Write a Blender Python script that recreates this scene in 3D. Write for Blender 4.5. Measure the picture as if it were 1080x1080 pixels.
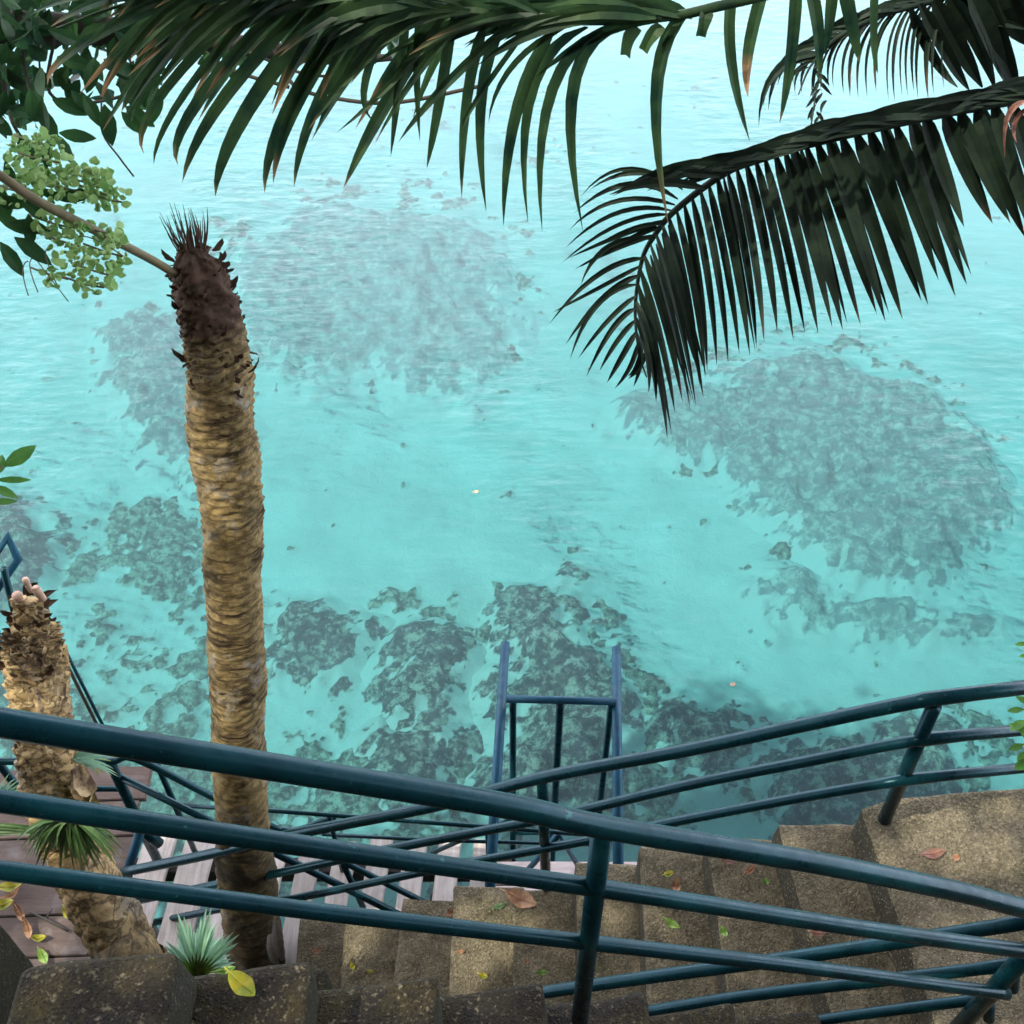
import bpy, bmesh, math, random
import numpy as np
from mathutils import Vector, Matrix
random.seed(7); RNG = np.random.default_rng(7)
for o in list(bpy.data.objects): bpy.data.objects.remove(o)
S = bpy.context.scene
COL = S.collection

# ------------------------------------------------------------------ camera
TH = math.radians(46.6); F = 1205.0; H = 6.5      # pitch below horizon, focal length in px of the photo, eye height
cd = bpy.data.cameras.new('camera'); cam = bpy.data.objects.new('camera', cd); COL.objects.link(cam)
cam.location = (0, 0, H); cam.rotation_euler = (math.pi/2 - TH, 0, 0)
cd.sensor_width = 36; cd.lens = 36*F/1080; cd.clip_start = .05; cd.clip_end = 600
S.camera = cam

# ------------------------------------------------------------------ world, sun
SUN = Vector((-.46, -.22, .86)).normalized()
w = bpy.data.worlds.new('World'); S.world = w; w.use_nodes = True
nt = w.node_tree; nt.nodes.clear()
sky = nt.nodes.new('ShaderNodeTexSky'); sky.sky_type = 'NISHITA'; sky.sun_disc = False
sky.sun_elevation = math.asin(SUN.z); sky.sun_rotation = math.atan2(SUN.x, SUN.y)
sky.air_density = 1.0; sky.dust_density = 6.0; sky.ozone_density = 1.0
bg = nt.nodes.new('ShaderNodeBackground'); bg.inputs[1].default_value = .15
wo = nt.nodes.new('ShaderNodeOutputWorld')
# thin bright cloud, thicker toward the horizon
tc = nt.nodes.new('ShaderNodeTexCoord'); sx = nt.nodes.new('ShaderNodeSeparateXYZ'); nt.links.new(tc.outputs['Generated'], sx.inputs[0])
cn = nt.nodes.new('ShaderNodeTexNoise'); cn.inputs['Scale'].default_value = 2.6; cn.inputs['Detail'].default_value = 6; nt.links.new(tc.outputs['Generated'], cn.inputs[0])
hr = nt.nodes.new('ShaderNodeMapRange'); hr.inputs[1].default_value = .25; hr.inputs[2].default_value = .95; hr.inputs[3].default_value = .68; hr.inputs[4].default_value = -.34; nt.links.new(sx.outputs[2], hr.inputs[0])
ad = nt.nodes.new('ShaderNodeMath'); ad.operation = 'ADD'; nt.links.new(cn.outputs[0], ad.inputs[0]); nt.links.new(hr.outputs[0], ad.inputs[1])
mr = nt.nodes.new('ShaderNodeMapRange'); mr.inputs[1].default_value = .5; mr.inputs[2].default_value = .85; nt.links.new(ad.outputs[0], mr.inputs[0])
cm = nt.nodes.new('ShaderNodeMix'); cm.data_type = 'RGBA'; nt.links.new(mr.outputs[0], cm.inputs[0]); nt.links.new(sky.outputs[0], cm.inputs[6]); cb = nt.nodes.new('ShaderNodeMapRange'); cb.inputs[1].default_value = .25; cb.inputs[2].default_value = .8; cb.inputs[3].default_value = 2.7; cb.inputs[4].default_value = .4; nt.links.new(sx.outputs[2], cb.inputs[0])
cv = nt.nodes.new('ShaderNodeVectorMath'); cv.operation = 'SCALE'; cv.inputs[0].default_value = (13.5, 13.6, 16); nt.links.new(cb.outputs[0], cv.inputs['Scale']); nt.links.new(cv.outputs[0], cm.inputs[7])
nt.links.new(cm.outputs[2], bg.inputs[0]); nt.links.new(bg.outputs[0], wo.inputs[0])
sl = bpy.data.lights.new('sun', 'SUN'); sl.energy = 5.0; sl.angle = math.radians(.6); sl.color = (1, .93, .82)
so = bpy.data.objects.new('sun', sl); COL.objects.link(so)
so.rotation_euler = SUN.to_track_quat('Z', 'Y').to_euler()
S.view_settings.view_transform = 'Standard'; S.view_settings.look = 'None'
S.view_settings.exposure = 0.14; S.view_settings.gamma = 1.0
S.render.engine = 'CYCLES'
S.cycles.transparent_max_bounces = 24; S.cycles.max_bounces = 8; S.cycles.volume_bounces = 1

# ------------------------------------------------------------------ measuring helpers (photo pixel -> place)
def ray(x, y):
    u = (x-540)/F; v = (y-540)/F
    return Vector((u, math.cos(TH)-v*math.sin(TH), -math.sin(TH)-v*math.cos(TH)))
EYE = Vector((0, 0, H))
def P(x, y, z): r = ray(x, y); return EYE + r*((z-H)/r.z)
def PY(x, y, Y): r = ray(x, y); return EYE + r*(Y/r.y)
def PD(x, y, d): return EYE + ray(x, y)*d
def PV(x, y, A, B):                                # on the vertical plane through A, B
    r = ray(x, y); n = Vector((-(B[1]-A[1]), B[0]-A[0], 0)); a = Vector((A[0], A[1], 0))
    t = (a-EYE).dot(n)/r.dot(n); return EYE + r*t

# ------------------------------------------------------------------ numpy noise
_T = RNG.random((256, 256))
def vnoise(x, y):
    xi = np.floor(x).astype(int); yi = np.floor(y).astype(int); fx = x-xi; fy = y-yi
    fx = fx*fx*(3-2*fx); fy = fy*fy*(3-2*fy)
    a = _T[xi % 256, yi % 256]; b = _T[(xi+1) % 256, yi % 256]; c = _T[xi % 256, (yi+1) % 256]; d = _T[(xi+1) % 256, (yi+1) % 256]
    return (a*(1-fx)+b*fx)*(1-fy)+(c*(1-fx)+d*fx)*fy
def fbm(x, y, o=4, g=.5):
    x = np.asarray(x, float); y = np.asarray(y, float)
    s = 0; a = 1; n = 0
    for k in range(o):
        s = s+a*vnoise(x*2**k+17.3*k, y*2**k+9.1*k); n += a; a *= g
    return s/n

# ------------------------------------------------------------------ material helper
def M(name, rough=.7, spec=.5):
    m = bpy.data.materials.new(name); m.use_nodes = True
    b = m.node_tree.nodes['Principled BSDF']; b.inputs['Roughness'].default_value = rough
    b.inputs['Specular IOR Level'].default_value = spec
    return m, m.node_tree, b
def N(nt, t, **k):
    n = nt.nodes.new(t)
    for a, v in k.items():
        if a.startswith('i_'): n.inputs[a[2:].replace('_', ' ')].default_value = v
        else: setattr(n, a, v)
    return n
def ramp(nt, src, stops):
    r = nt.nodes.new('ShaderNodeValToRGB'); e = r.color_ramp.elements
    while len(e) < len(stops): e.new(.5)
    for q, (p, c) in zip(e, stops):
        q.position = p; q.color = (c, c, c, 1) if not isinstance(c, tuple) else (*c, 1)
    nt.links.new(src, r.inputs[0]); return r
def coords(nt, scale=(1, 1, 1), kind='Object'):
    tc = nt.nodes.new('ShaderNodeTexCoord'); mp = nt.nodes.new('ShaderNodeMapping')
    mp.inputs['Scale'].default_value = scale
    nt.links.new(tc.outputs[kind], mp.inputs[0]); return mp.outputs[0]
def noise(nt, vec, sc, det=6, ro=.6):
    n = nt.nodes.new('ShaderNodeTexNoise'); n.inputs['Scale'].default_value = sc
    n.inputs['Detail'].default_value = det; n.inputs['Roughness'].default_value = ro
    nt.links.new(vec, n.inputs['Vector']); return n.outputs[0]
def mix(nt, fac, a, b, blend='MIX'):
    m = nt.nodes.new('ShaderNodeMix'); m.data_type = 'RGBA'; m.blend_type = blend
    for s, v in ((0, fac), (6, a), (7, b)):
        if hasattr(v, 'links'): nt.links.new(v, m.inputs[s])
        elif s == 0: m.inputs[0].default_value = v
        else: m.inputs[s].default_value = (*v, 1)
    return m.outputs[2]
def bump(nt, b, h, strength=.5, dist=.01):
    n = nt.nodes.new('ShaderNodeBump'); n.inputs['Strength'].default_value = strength; n.inputs['Distance'].default_value = dist
    nt.links.new(h, n.inputs['Height']); nt.links.new(n.outputs[0], b.inputs['Normal']); return n

def mat_concrete(name, c1, c2, c3, moss_shade=(.05, .06, .015), pebble=(.30, .26, .16)):
    m, t, b = M(name, .9, .25); v = coords(t)
    big = ramp(t, noise(t, v, 2.2, 5), [(.35, 0), (.65, 1)]).outputs[0]
    mid = ramp(t, noise(t, v, 14, 8, .7), [(.38, 0), (.62, 1)]).outputs[0]
    fine = noise(t, v, 110, 5, .75)
    c = mix(t, big, c1, c2); c = mix(t, mid, c, c3)
    c = mix(t, ramp(t, noise(t, v, 5, 7, .7), [(.5, 0), (.68, .8)]).outputs[0], c, moss_shade)
    vo = N(t, 'ShaderNodeTexVoronoi'); vo.inputs['Scale'].default_value = 130; t.links.new(v, vo.inputs['Vector'])
    sp = ramp(t, vo.outputs['Distance'], [(.1, 1), (.45, 0)]).outputs[0]
    f2 = ramp(t, fine, [(.34, .5), (.66, 1.5)]).outputs[0]
    c = mix(t, 1.0, c, f2, 'MULTIPLY')
    c = mix(t, ramp(t, noise(t, v, 60, 3), [(.6, 0), (.72, .5)]).outputs[0], c, (.36, .31, .19))
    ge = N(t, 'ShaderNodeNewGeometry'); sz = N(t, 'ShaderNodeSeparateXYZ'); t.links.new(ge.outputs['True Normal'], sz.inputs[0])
    c = mix(t, ramp(t, sz.outputs[2], [(.35, .85), (.8, 0)]).outputs[0], c, (.022, .022, .012))   # riser shade painted in: upright faces take a darker colour
    vo2 = N(t, 'ShaderNodeTexVoronoi'); vo2.inputs['Scale'].default_value = 75; t.links.new(v, vo2.inputs['Vector'])
    c = mix(t, ramp(t, vo2.outputs['Distance'], [(.12, .75), (.3, 0)]).outputs[0], c, pebble)
    t.links.new(c, b.inputs['Base Color'])
    mx = mix(t, .5, fine, sp); mx = mix(t, .4, mx, mid)
    bump(t, b, mx, 1.0, .016); return m
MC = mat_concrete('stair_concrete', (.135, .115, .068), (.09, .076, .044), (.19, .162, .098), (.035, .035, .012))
MCD = mat_concrete('shaded_mossy_concrete', (.024, .020, .012), (.060, .047, .016), (.014, .012, .008), (.055, .05, .010), (.10, .09, .055))  # mossy concrete with the foreground shade put into its colour
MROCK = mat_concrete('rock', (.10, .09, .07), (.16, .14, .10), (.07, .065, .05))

def mat_paint(name, col, rough=.28):
    m, t, b = M(name, rough, .28); v = coords(t)
    n = ramp(t, noise(t, v, 9, 6, .7), [(.3, .0), (.75, 1)]).outputs[0]
    c = mix(t, n, tuple(x*.6 for x in col), tuple(x*1.5 for x in col))
    c = mix(t, ramp(t, noise(t, v, 45, 4, .7), [(.66, 0), (.72, .8)]).outputs[0], c, (.03, .13, .11))
    c = mix(t, ramp(t, noise(t, v, 23, 8, .8), [(.66, 0), (.69, .9)]).outputs[0], c, (.10, .045, .02))
    t.links.new(c, b.inputs['Base Color'])
    t.links.new(ramp(t, noise(t, v, 25), [(.3, rough*.8), (.7, rough*1.6)]).outputs[0], b.inputs['Roughness'])
    bump(t, b, noise(t, v, 60, 4), .12, .004); b.inputs['Specular Tint'].default_value = (.45, .85, 1, 1); return m
MRAIL = mat_paint('teal_rail_paint', (.002, .021, .026), .26)
MRAILB = mat_paint('blue_rail_paint', (.010, .050, .085), .4)

def mat_wood(name, c1, c2, axis):
    sc = (3, 40, 40) if axis == 'x' else (40, 3, 40)
    m, t, b = M(name, .6, .4); v = coords(t, sc)
    g = noise(t, v, 1.0, 8, .7); c = mix(t, ramp(t, g, [(.3, 0), (.7, 1)]).outputs[0], c1, c2)
    oi = N(t, 'ShaderNodeObjectInfo')
    c = mix(t, .8, c, ramp(t, oi.outputs['Random'], [(0, .65), (1, 1.3)]).outputs[0], 'MULTIPLY')
    c = mix(t, ramp(t, noise(t, coords(t), 9, 6), [(.52, 0), (.7, .5)]).outputs[0], c, (.22, .20, .185))
    t.links.new(c, b.inputs['Base Color']); bump(t, b, g, .5, .004); return m
MWX = mat_wood('plank_wood_crosswise', (.065, .043, .030), (.14, .10, .08), 'x')
MWY = mat_wood('plank_wood_lengthwise', (.30, .26, .22), (.58, .54, .49), 'y')
MWP = mat_wood('plank_wood_bleached', (.50, .42, .38), (.68, .60, .56), 'x')
MJ, t_, b_ = M('joist_wood', .8); b_.inputs['Base Color'].default_value = (.035, .03, .025, 1)

def mat_leaf(name, c1, c2, tip=None, rough=.45, sc=20, trans=.0):
    m, t, b = M(name, rough, .25); v = coords(t)
    c = mix(t, ramp(t, noise(t, v, sc, 4), [(.35, 0), (.65, 1)]).outputs[0], c1, c2)
    if tip:                                        # dried ends: attribute 'dry' runs 0..1 along each blade
        a = N(t, 'ShaderNodeAttribute', attribute_name='dry')
        c = mix(t, a.outputs['Fac'], c, tip)
    t.links.new(c, b.inputs['Base Color'])
    if trans:
        tr = N(t, 'ShaderNodeBsdfTranslucent'); t.links.new(c, tr.inputs[0])
        ms = N(t, 'ShaderNodeMixShader'); ms.inputs[0].default_value = trans
        t.links.new(b.outputs[0], ms.inputs[1]); t.links.new(tr.outputs[0], ms.inputs[2])
        t.links.new(ms.outputs[0], t.nodes['Material Output'].inputs[0])
    bump(t, b, noise(t, v, 80, 3), .2, .003)
    return m
MFROND = mat_leaf('palm_leaflet_green', (.011, .034, .019), (.050, .100, .032), (.32, .19, .09), .5, 7, .28)
MFRONDD = mat_leaf('palm_leaflet_dark', (.005, .014, .009), (.012, .026, .012), (.12, .06, .03), .65)
MLEAF = mat_leaf('broad_leaf_green', (.018, .055, .022), (.04, .11, .03), None, .4, 8, .3)
MBUD = mat_leaf('pale_green_buds', (.15, .32, .08), (.32, .48, .17), None, .5, 12, .25)
MGRASS = mat_leaf('palm_blade_green', (.20, .38, .24), (.30, .50, .34), (.35, .40, .12), .4, 15, .25)
MGRASSD = mat_leaf('tuft_blade_green', (.045, .10, .03), (.10, .18, .06), (.16, .16, .05), .45, 15, .15)
MYELL = mat_leaf('yellowing_leaf', (.45, .38, .03), (.18, .24, .03), None, .4, 30, .2)
MDRY = mat_leaf('dry_brown_leaf', (.20, .09, .04), (.36, .22, .12), None, .7, 40)
MPINK = mat_leaf('dry_pinkish_leaf', (.26, .13, .09), (.14, .07, .05), None, .6, 40)
MGRL = mat_leaf('fallen_green_leaf', (.10, .20, .03), (.20, .30, .06), None, .45, 30)
MTWIG, t_, b_ = M('twig_bark', .8); b_.inputs['Base Color'].default_value = (.035, .03, .02, 1)
MSTALK = mat_leaf('stalk_skin', (.10, .09, .045), (.16, .13, .07), None, .6, 30)

def mat_bark(name, stops, ringsc, crack=.5):
    m, t, b = M(name, .88, .25)
    v = coords(t, (1, 1, 1)); vs = coords(t, (2.2, 2.2, ringsc))
    ring = noise(t, vs, 2.0, 8, .72); pat = noise(t, v, 3.5, 6, .65)
    c = ramp(t, ring, stops).outputs[0]
    c = mix(t, ramp(t, pat, [(.48, 0), (.62, .7)]).outputs[0], c, (.38, .27, .10))  # gold bark patches, brightened in colour to stand in for sun dapples
    c = mix(t, ramp(t, noise(t, v, 7, 7, .7), [(.56, 0), (.63, .8)]).outputs[0], c, (.25, .23, .18))
    c = mix(t, ramp(t, noise(t, v, 30, 5, .7), [(.52, 0), (.66, .7)]).outputs[0], c, (.05, .035, .02))
    a = N(t, 'ShaderNodeAttribute', attribute_name='sheath')
    vb = coords(t, (6, 6, 22)); vo = N(t, 'ShaderNodeTexVoronoi', feature='DISTANCE_TO_EDGE'); vo.inputs['Scale'].default_value = 1.6; dn = N(t, 'ShaderNodeTexNoise'); dn.inputs['Scale'].default_value = 1.1; dn.inputs['Detail'].default_value = 5; t.links.new(vb, dn.inputs[0])
    vm = N(t, 'ShaderNodeVectorMath', operation='MULTIPLY_ADD'); t.links.new(dn.outputs['Color'], vm.inputs[0]); vm.inputs[1].default_value = (1.6, 1.6, 1.6); t.links.new(vb, vm.inputs[2]); t.links.new(vm.outputs[0], vo.inputs['Vector'])
    c = mix(t, ramp(t, vo.outputs['Distance'], [(.02, crack), (.10, 0)]).outputs[0], c, (.02, .014, .008))
    mo = N(t, 'ShaderNodeAttribute', attribute_name='base_shade'); ml = N(t, 'ShaderNodeMath', operation='MULTIPLY'); t.links.new(mo.outputs['Fac'], ml.inputs[0])
    t.links.new(ramp(t, noise(t, v, 6, 6, .7), [(.38, 1), (.62, .45)]).outputs[0], ml.inputs[1]); c = mix(t, ml.outputs[0], c, (.022, .019, .010))  # shade at the trunk foot, darkened in the bark colour
    c = mix(t, a.outputs['Fac'], c, mix(t, ring, (.012, .010, .008), (.10, .055, .03)))
    t.links.new(c, b.inputs['Base Color'])
    bump(t, b, mix(t, .4, ring, noise(t, v, 40, 6, .7)), .8, .012); return m
MBARK = mat_bark('palm_bark', [(.36, (.018, .013, .008)), (.45, (.10, .07, .03)), (.56, (.28, .21, .085)), (.66, (.06, .043, .022))], 26, .35)
MBARK2 = mat_bark('scaly_palm_bark', [(.3, (.06, .035, .015)), (.45, (.36, .25, .11)), (.62, (.48, .36, .18)), (.75, (.20, .13, .06))], 9, .7)
MFIB, t_, b_ = M('dark_fibre', .9)
t_.links.new(mix(t_, noise(t_, coords(t_), 30), (.012, .009, .007), (.10, .05, .025)), b_.inputs['Base Color'])
MSCALE, t_, b_ = M('leaf_base_scale', .8)
_v = coords(t_)
t_.links.new(mix(t_, ramp(t_, noise(t_, _v, 14, 5), [(.38, 0), (.58, 1)]).outputs[0], (.07, .04, .018), (.46, .35, .18)), b_.inputs['Base Color'])
bump(t_, b_, noise(t_, _v, 60, 5), .6, .006)
MCHIP, t_, b_ = M('pale_peeling_bark', .8)
t_.links.new(mix(t_, noise(t_, coords(t_), 40), (.16, .14, .11), (.42, .40, .36)), b_.inputs['Base Color'])
MCUT, t_, b_ = M('pale_cut_stub', .7)
t_.links.new(mix(t_, noise(t_, coords(t_), 30), (.40, .25, .16), (.60, .42, .30)), b_.inputs['Base Color'])

# ------------------------------------------------------------------ object helpers
def tag(o, label=None, cat=None, group=None, kind=None):
    if label: o['label'] = label
    if cat: o['category'] = cat
    if group: o['group'] = group
    if kind: o['kind'] = kind
    return o
def empty(name, loc, label, cat, group=None):
    o = bpy.data.objects.new(name, None); COL.objects.link(o); o.location = loc; o.empty_display_size = .1
    return tag(o, label, cat, group)
def link(name, me, mat, parent=None, smooth=True):
    if mat: me.materials.append(mat)
    if smooth:
        me.polygons.foreach_set('use_smooth', [True]*len(me.polygons))
    o = bpy.data.objects.new(name, me); COL.objects.link(o)
    if parent:
        o.parent = parent; o.matrix_parent_inverse = Matrix.Identity(4)
        p = Vector((0, 0, 0)); q = parent
        while q: p += q.location; q = q.parent
        me.transform(Matrix.Translation(-p))
    return o
class MB:
    def __init__(s): s.v = []; s.f = []; s.a = []
    def add(s, vs, fs, dry=0):
        n = len(s.v); s.v += [tuple(v) for v in vs]; s.f += [tuple(i+n for i in f) for f in fs]
        s.a += list(dry) if hasattr(dry, '__len__') else [dry]*len(vs)
    def tube(s, pts, r, n=14, caps=True):
        pts = [Vector(p) for p in pts]; rr = r if hasattr(r, '__len__') else [r]*len(pts)
        rings = []; up = None
        for i, p in enumerate(pts):
            if i == 0: d = pts[1]-p
            elif i == len(pts)-1: d = p-pts[i-1]
            else: d = (pts[i+1]-p).normalized()+(p-pts[i-1]).normalized()
            d.normalize()
            if up is None:
                up = Vector((0, 0, 1)) if abs(d.z) < .9 else Vector((1, 0, 0))
            a = (up-d*up.dot(d)).normalized(); up = a; b = d.cross(a)
            sc = 1.0
            if 0 < i < len(pts)-1:
                c = (pts[i+1]-p).normalized().dot((p-pts[i-1]).normalized()); sc = 1/max(.6, math.sqrt((1+c)/2))
            rings.append([p+(a*math.cos(q*2*math.pi/n)+b*math.sin(q*2*math.pi/n))*rr[i]*(sc if i not in (0, len(pts)-1) else 1) for q in range(n)])
        vs = [v for R in rings for v in R]; fs = []
        for i in range(len(rings)-1):
            for q in range(n):
                fs.append((i*n+q, i*n+(q+1) % n, (i+1)*n+(q+1) % n, (i+1)*n+q))
        if caps: fs.append(tuple(range(n))[::-1]); fs.append(tuple((len(rings)-1)*n+q for q in range(n)))
        s.add(vs, fs)
    def mesh(s, name='m'):
        me = bpy.data.meshes.new(name); me.from_pydata(s.v, [], s.f); me.update()
        if any(s.a):
            at = me.attributes.new('dry', 'FLOAT', 'POINT'); at.data.foreach_set('value', s.a)
        return me
    def build(s, name, mat, parent=None, smooth=True): return link(name, s.mesh(name), mat, parent, smooth)
def tube(name, pts, r, mat, parent=None, n=16):
    b = MB(); b.tube(pts, r, n); return b.build(name, mat, parent)
def bez(p0, p1, p2, n=8):                           # curve that passes through p1
    p0, p1, p2 = Vector(p0), Vector(p1), Vector(p2); c = p1*2-(p0+p2)*.5
    return [p0*(1-t)**2+c*2*t*(1-t)+p2*t*t for t in [i/n for i in range(n+1)]]
def spline(pts, n=8):
    pts = [Vector(p) for p in pts]; q = [pts[0]*2-pts[1]]+pts+[pts[-1]*2-pts[-2]]; out = []
    for i in range(1, len(q)-2):
        for k in range(n):
            t = k/n
            out.append(.5*((2*q[i])+(q[i+1]-q[i-1])*t+(2*q[i-1]-5*q[i]+4*q[i+1]-q[i+2])*t*t+(3*q[i]-3*q[i+1]+q[i+2]-q[i-1])*t**3))
    out.append(pts[-1]); return out

def slab(name, poly, z0, z1, mat, parent=None, cell=.035, amp=.006, bev=.022, seed=0, worn=0):
    """cast concrete block: prism with softened arrises, worn and uneven"""
    bm = bmesh.new()
    lo = [bm.verts.new((x, y, z0)) for x, y in poly]; hi = [bm.verts.new((x, y, z1)) for x, y in poly]
    n = len(poly); bm.faces.new(hi); bm.faces.new(lo[::-1])
    for i in range(n): bm.faces.new((lo[i], lo[(i+1) % n], hi[(i+1) % n], hi[i]))
    bmesh.ops.recalc_face_normals(bm, faces=bm.faces)
    if bev: bmesh.ops.bevel(bm, geom=[e for e in bm.edges], offset=bev, segments=3, profile=.6, affect='EDGES')
    for _ in range(7):
        lg = [e for e in bm.edges if e.calc_length() > cell*1.9]
        if not lg or len(bm.verts) > 40000: break
        bmesh.ops.subdivide_edges(bm, edges=lg, cuts=1, use_grid_fill=True)
    bmesh.ops.triangulate(bm, faces=bm.faces); bm.normal_update()
    co = np.array([v.co[:] for v in bm.verts]); nn = np.array([v.normal[:] for v in bm.verts])
    d = (fbm(co[:, 0]*9+seed, co[:, 1]*9+co[:, 2]*11, 5, .6)-.5)*2*amp + (fbm(co[:, 0]*2.5+seed, co[:, 1]*2.5+co[:, 2]*3, 2)-.5)*amp*2.5
    co = co+nn*d[:, None]
    for v, c in zip(bm.verts, co): v.co = c
    me = bpy.data.meshes.new(name); bm.to_mesh(me); bm.free()
    return link(name, me, mat, parent)
def board(name, a, b, wd, th, z, mat, parent=None, skew=0):
    """plank from a to b (xy), slightly warped, with softened edges"""
    a = Vector((a[0], a[1], 0)); b = Vector((b[0], b[1], 0)); d = (b-a).normalized(); s = Vector((-d.y, d.x, 0))*wd/2
    bm = bmesh.new(); L = (b-a).length; K = max(3, int(L/.15)); rows = []
    for i in range(K+1):
        c = a+d*L*i/K; zz = z+random.uniform(-.003, .003)
        rows.append([bm.verts.new(q) for q in ((c-s)+Vector((0, 0, zz)), (c+s)+Vector((0, 0, zz)), (c+s)+Vector((0, 0, zz-th)), (c-s)+Vector((0, 0, zz-th)))])
    for i in range(K):
        for q in range(4): bm.faces.new((rows[i][q], rows[i][(q+1) % 4], rows[i+1][(q+1) % 4], rows[i+1][q]))
    bm.faces.new(rows[0][::-1]); bm.faces.new(rows[-1]); bmesh.ops.recalc_face_normals(bm, faces=bm.faces)
    ed = [e for e in bm.edges if e.calc_face_angle(0) > 1]
    bmesh.ops.bevel(bm, geom=ed, offset=.004, segments=2, affect='EDGES')
    me = bpy.data.meshes.new(name); bm.to_mesh(me); bm.free(); return link(name, me, mat, parent, False)

# ================================================================== SEABED, CORAL, WATER
ZB = -1.7
def seg_axis(lo, hi, st, far):
    core = np.arange(lo, hi, st); return core
def poly_world(pp, z): return [(P(x, y, z).x, P(x, y, z).y) for x, y in pp]
def sdist(px, py, X, Y):
    """signed distance (positive inside) to a polygon"""
    d = np.full(X.shape, 1e9); ins = np.zeros(X.shape, bool); n = len(px)
    for i in range(n):
        x1, y1, x2, y2 = px[i], py[i], px[(i+1) % n], py[(i+1) % n]
        ex, ey = x2-x1, y2-y1; t = np.clip(((X-x1)*ex+(Y-y1)*ey)/(ex*ex+ey*ey+1e-9), 0, 1)
        d = np.minimum(d, np.hypot(X-(x1+t*ex), Y-(y1+t*ey)))
        c = ((y1 > Y) != (y2 > Y)) & (X < (x2-x1)*(Y-y1)/((y2-y1) if y2 != y1 else 1e-9)+x1); ins ^= c
    return np.where(ins, d, -d)
CORALS = [  # outline in the photo, height, label
 ([(240,260),(330,212),(420,218),(520,238),(552,320),(545,385),(490,418),(430,412),(390,385),(330,398),(300,380),(262,370),(250,320)], .30, 'large pale round coral patch, highest in the picture, right of the tall trunk'),
 ([(100,345),(150,318),(215,325),(250,390),(245,470),(210,500),(175,485),(140,450),(108,400)], .34, 'bluish coral patch just left of the tall bare palm trunk near its dark top'),
 ([(645,440),(700,395),(790,368),(870,362),(965,392),(1035,450),(1066,520),(1030,580),(950,610),(885,592),(835,540),(765,485),(690,465)], .36, 'largest grey purple coral patch on the right below the drooping dark frond'),
 ([(795,605),(850,592),(960,618),(1075,640),(1010,668),(900,660),(830,655)], .22, 'thin faint coral strip just below the largest right hand patch'),
 ([(-30,520),(30,525),(62,560),(55,600),(20,625),(-30,620)], .34, 'dark coral patch at the left edge behind the scaly palm stump'),
 ([(262,625),(330,622),(378,650),(375,690),(330,705),(275,700)], .24, 'coral patch immediately right of the tall palm trunk at mid height'),
 ([(428,652),(470,646),(484,690),(470,735),(462,765),(425,760),(410,715),(420,680)], .30, 'narrow upright coral patch standing above the heart shaped one'),
 ([(386,765),(410,752),(432,765),(455,757),(480,772),(476,800),(440,826),(410,818),(388,795)], .38, 'dark heart shaped coral head left of the blue swimming ladder'),
 ([(535,640),(545,612),(590,603),(622,622),(612,652),(650,688),(672,730),(668,790),(640,860),(560,880),(520,850),(530,790),(512,740),(520,700),(540,680)], .40, 'big dark coral patch under the blue swimming ladder'),
 ([(700,760),(735,742),(790,748),(800,785),(770,805),(715,800)], .22, 'small coral patch right of the ladder above the stair rail'),
 ([(815,800),(850,760),(930,745),(1010,760),(1050,800),(1010,850),(900,860),(830,850)], .32, 'purple grey coral patch behind the upper right bend of the stair rail'),
]
MOTTLE = [  # scattered rubble fields: outline, strength
 ([(60,560),(130,520),(215,500),(260,560),(290,620),(390,600),(420,680),(400,760),(330,860),(150,840),(20,760),(50,680)], .60),
 ([(-60,620),(60,640),(200,760),(400,740),(520,700),(540,900),(560,1000),(-100,1000),(-100,700)], .64),
 ([(500,600),(640,600),(720,720),(820,800),(830,880),(700,920),(480,900),(480,700)], .60),
 ([(700,560),(860,560),(1090,610),(1090,700),(880,690),(780,640)], .42),
 ([(780,760),(1100,720),(1150,950),(700,950)], .56),
 ([(360,590),(500,590),(560,640),(500,680),(360,660)], .50),
 ([(180,190),(420,160),(560,210),(600,330),(560,430),(400,440),(240,420),(160,300)], .48),
 ([(640,380),(780,330),(960,350),(1090,470),(1080,640),(900,640),(760,560),(640,480)], .50),
 ([(60,300),(250,300),(280,520),(150,520),(80,420)], .50),
 ([(330,60),(800,30),(820,150),(600,190),(330,170)], .36),
]
def warp(X, Y, a=.28, s=1.7):
    return X+(fbm(X*s+5, Y*s, 4)-.5)*2*a, Y+(fbm(X*s, Y*s+31, 4)-.5)*2*a
def coral_field(X, Y):
    WX, WY = warp(X, Y); f = np.zeros(X.shape)
    for pp, h, _ in CORALS:
        p = poly_world(pp, ZB+.2); s = sdist([q[0] for q in p], [q[1] for q in p], WX, WY)
        f = np.maximum(f, np.clip(s/.14+.5, 0, 1))
    return f
def mottle_field(X, Y):
    WX, WY = warp(X, Y, .4, 1.1); m = np.zeros(X.shape)
    for pp, st in MOTTLE:
        p = poly_world(pp, ZB); s = sdist([q[0] for q in p], [q[1] for q in p], WX, WY)
        m = np.maximum(m, np.clip(s/.7+.5, 0, 1)*st)
    return m
def axis(lo, hi, st, f0, f1):
    a = np.arange(lo, hi+st/2, st); k = np.array([.1, .4, 1.2, 3, 8, 20, 50, 100])
    return np.concatenate([(lo-k[k < f0])[::-1], a, hi+k[k < f1]])
ax = axis(-10.5, 10.5, .04, 120, 120); ay = axis(2.2, 21, .04, 5, 200)
X, Y = np.meshgrid(ax, ay)
m = mottle_field(X, Y)
nz = .5*fbm(X*4.2, Y*4.2, 4, .6)+.5*fbm(X*9+20, Y*9, 3, .7); big = fbm(X*1.1+40, Y*1.1, 3)
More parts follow.
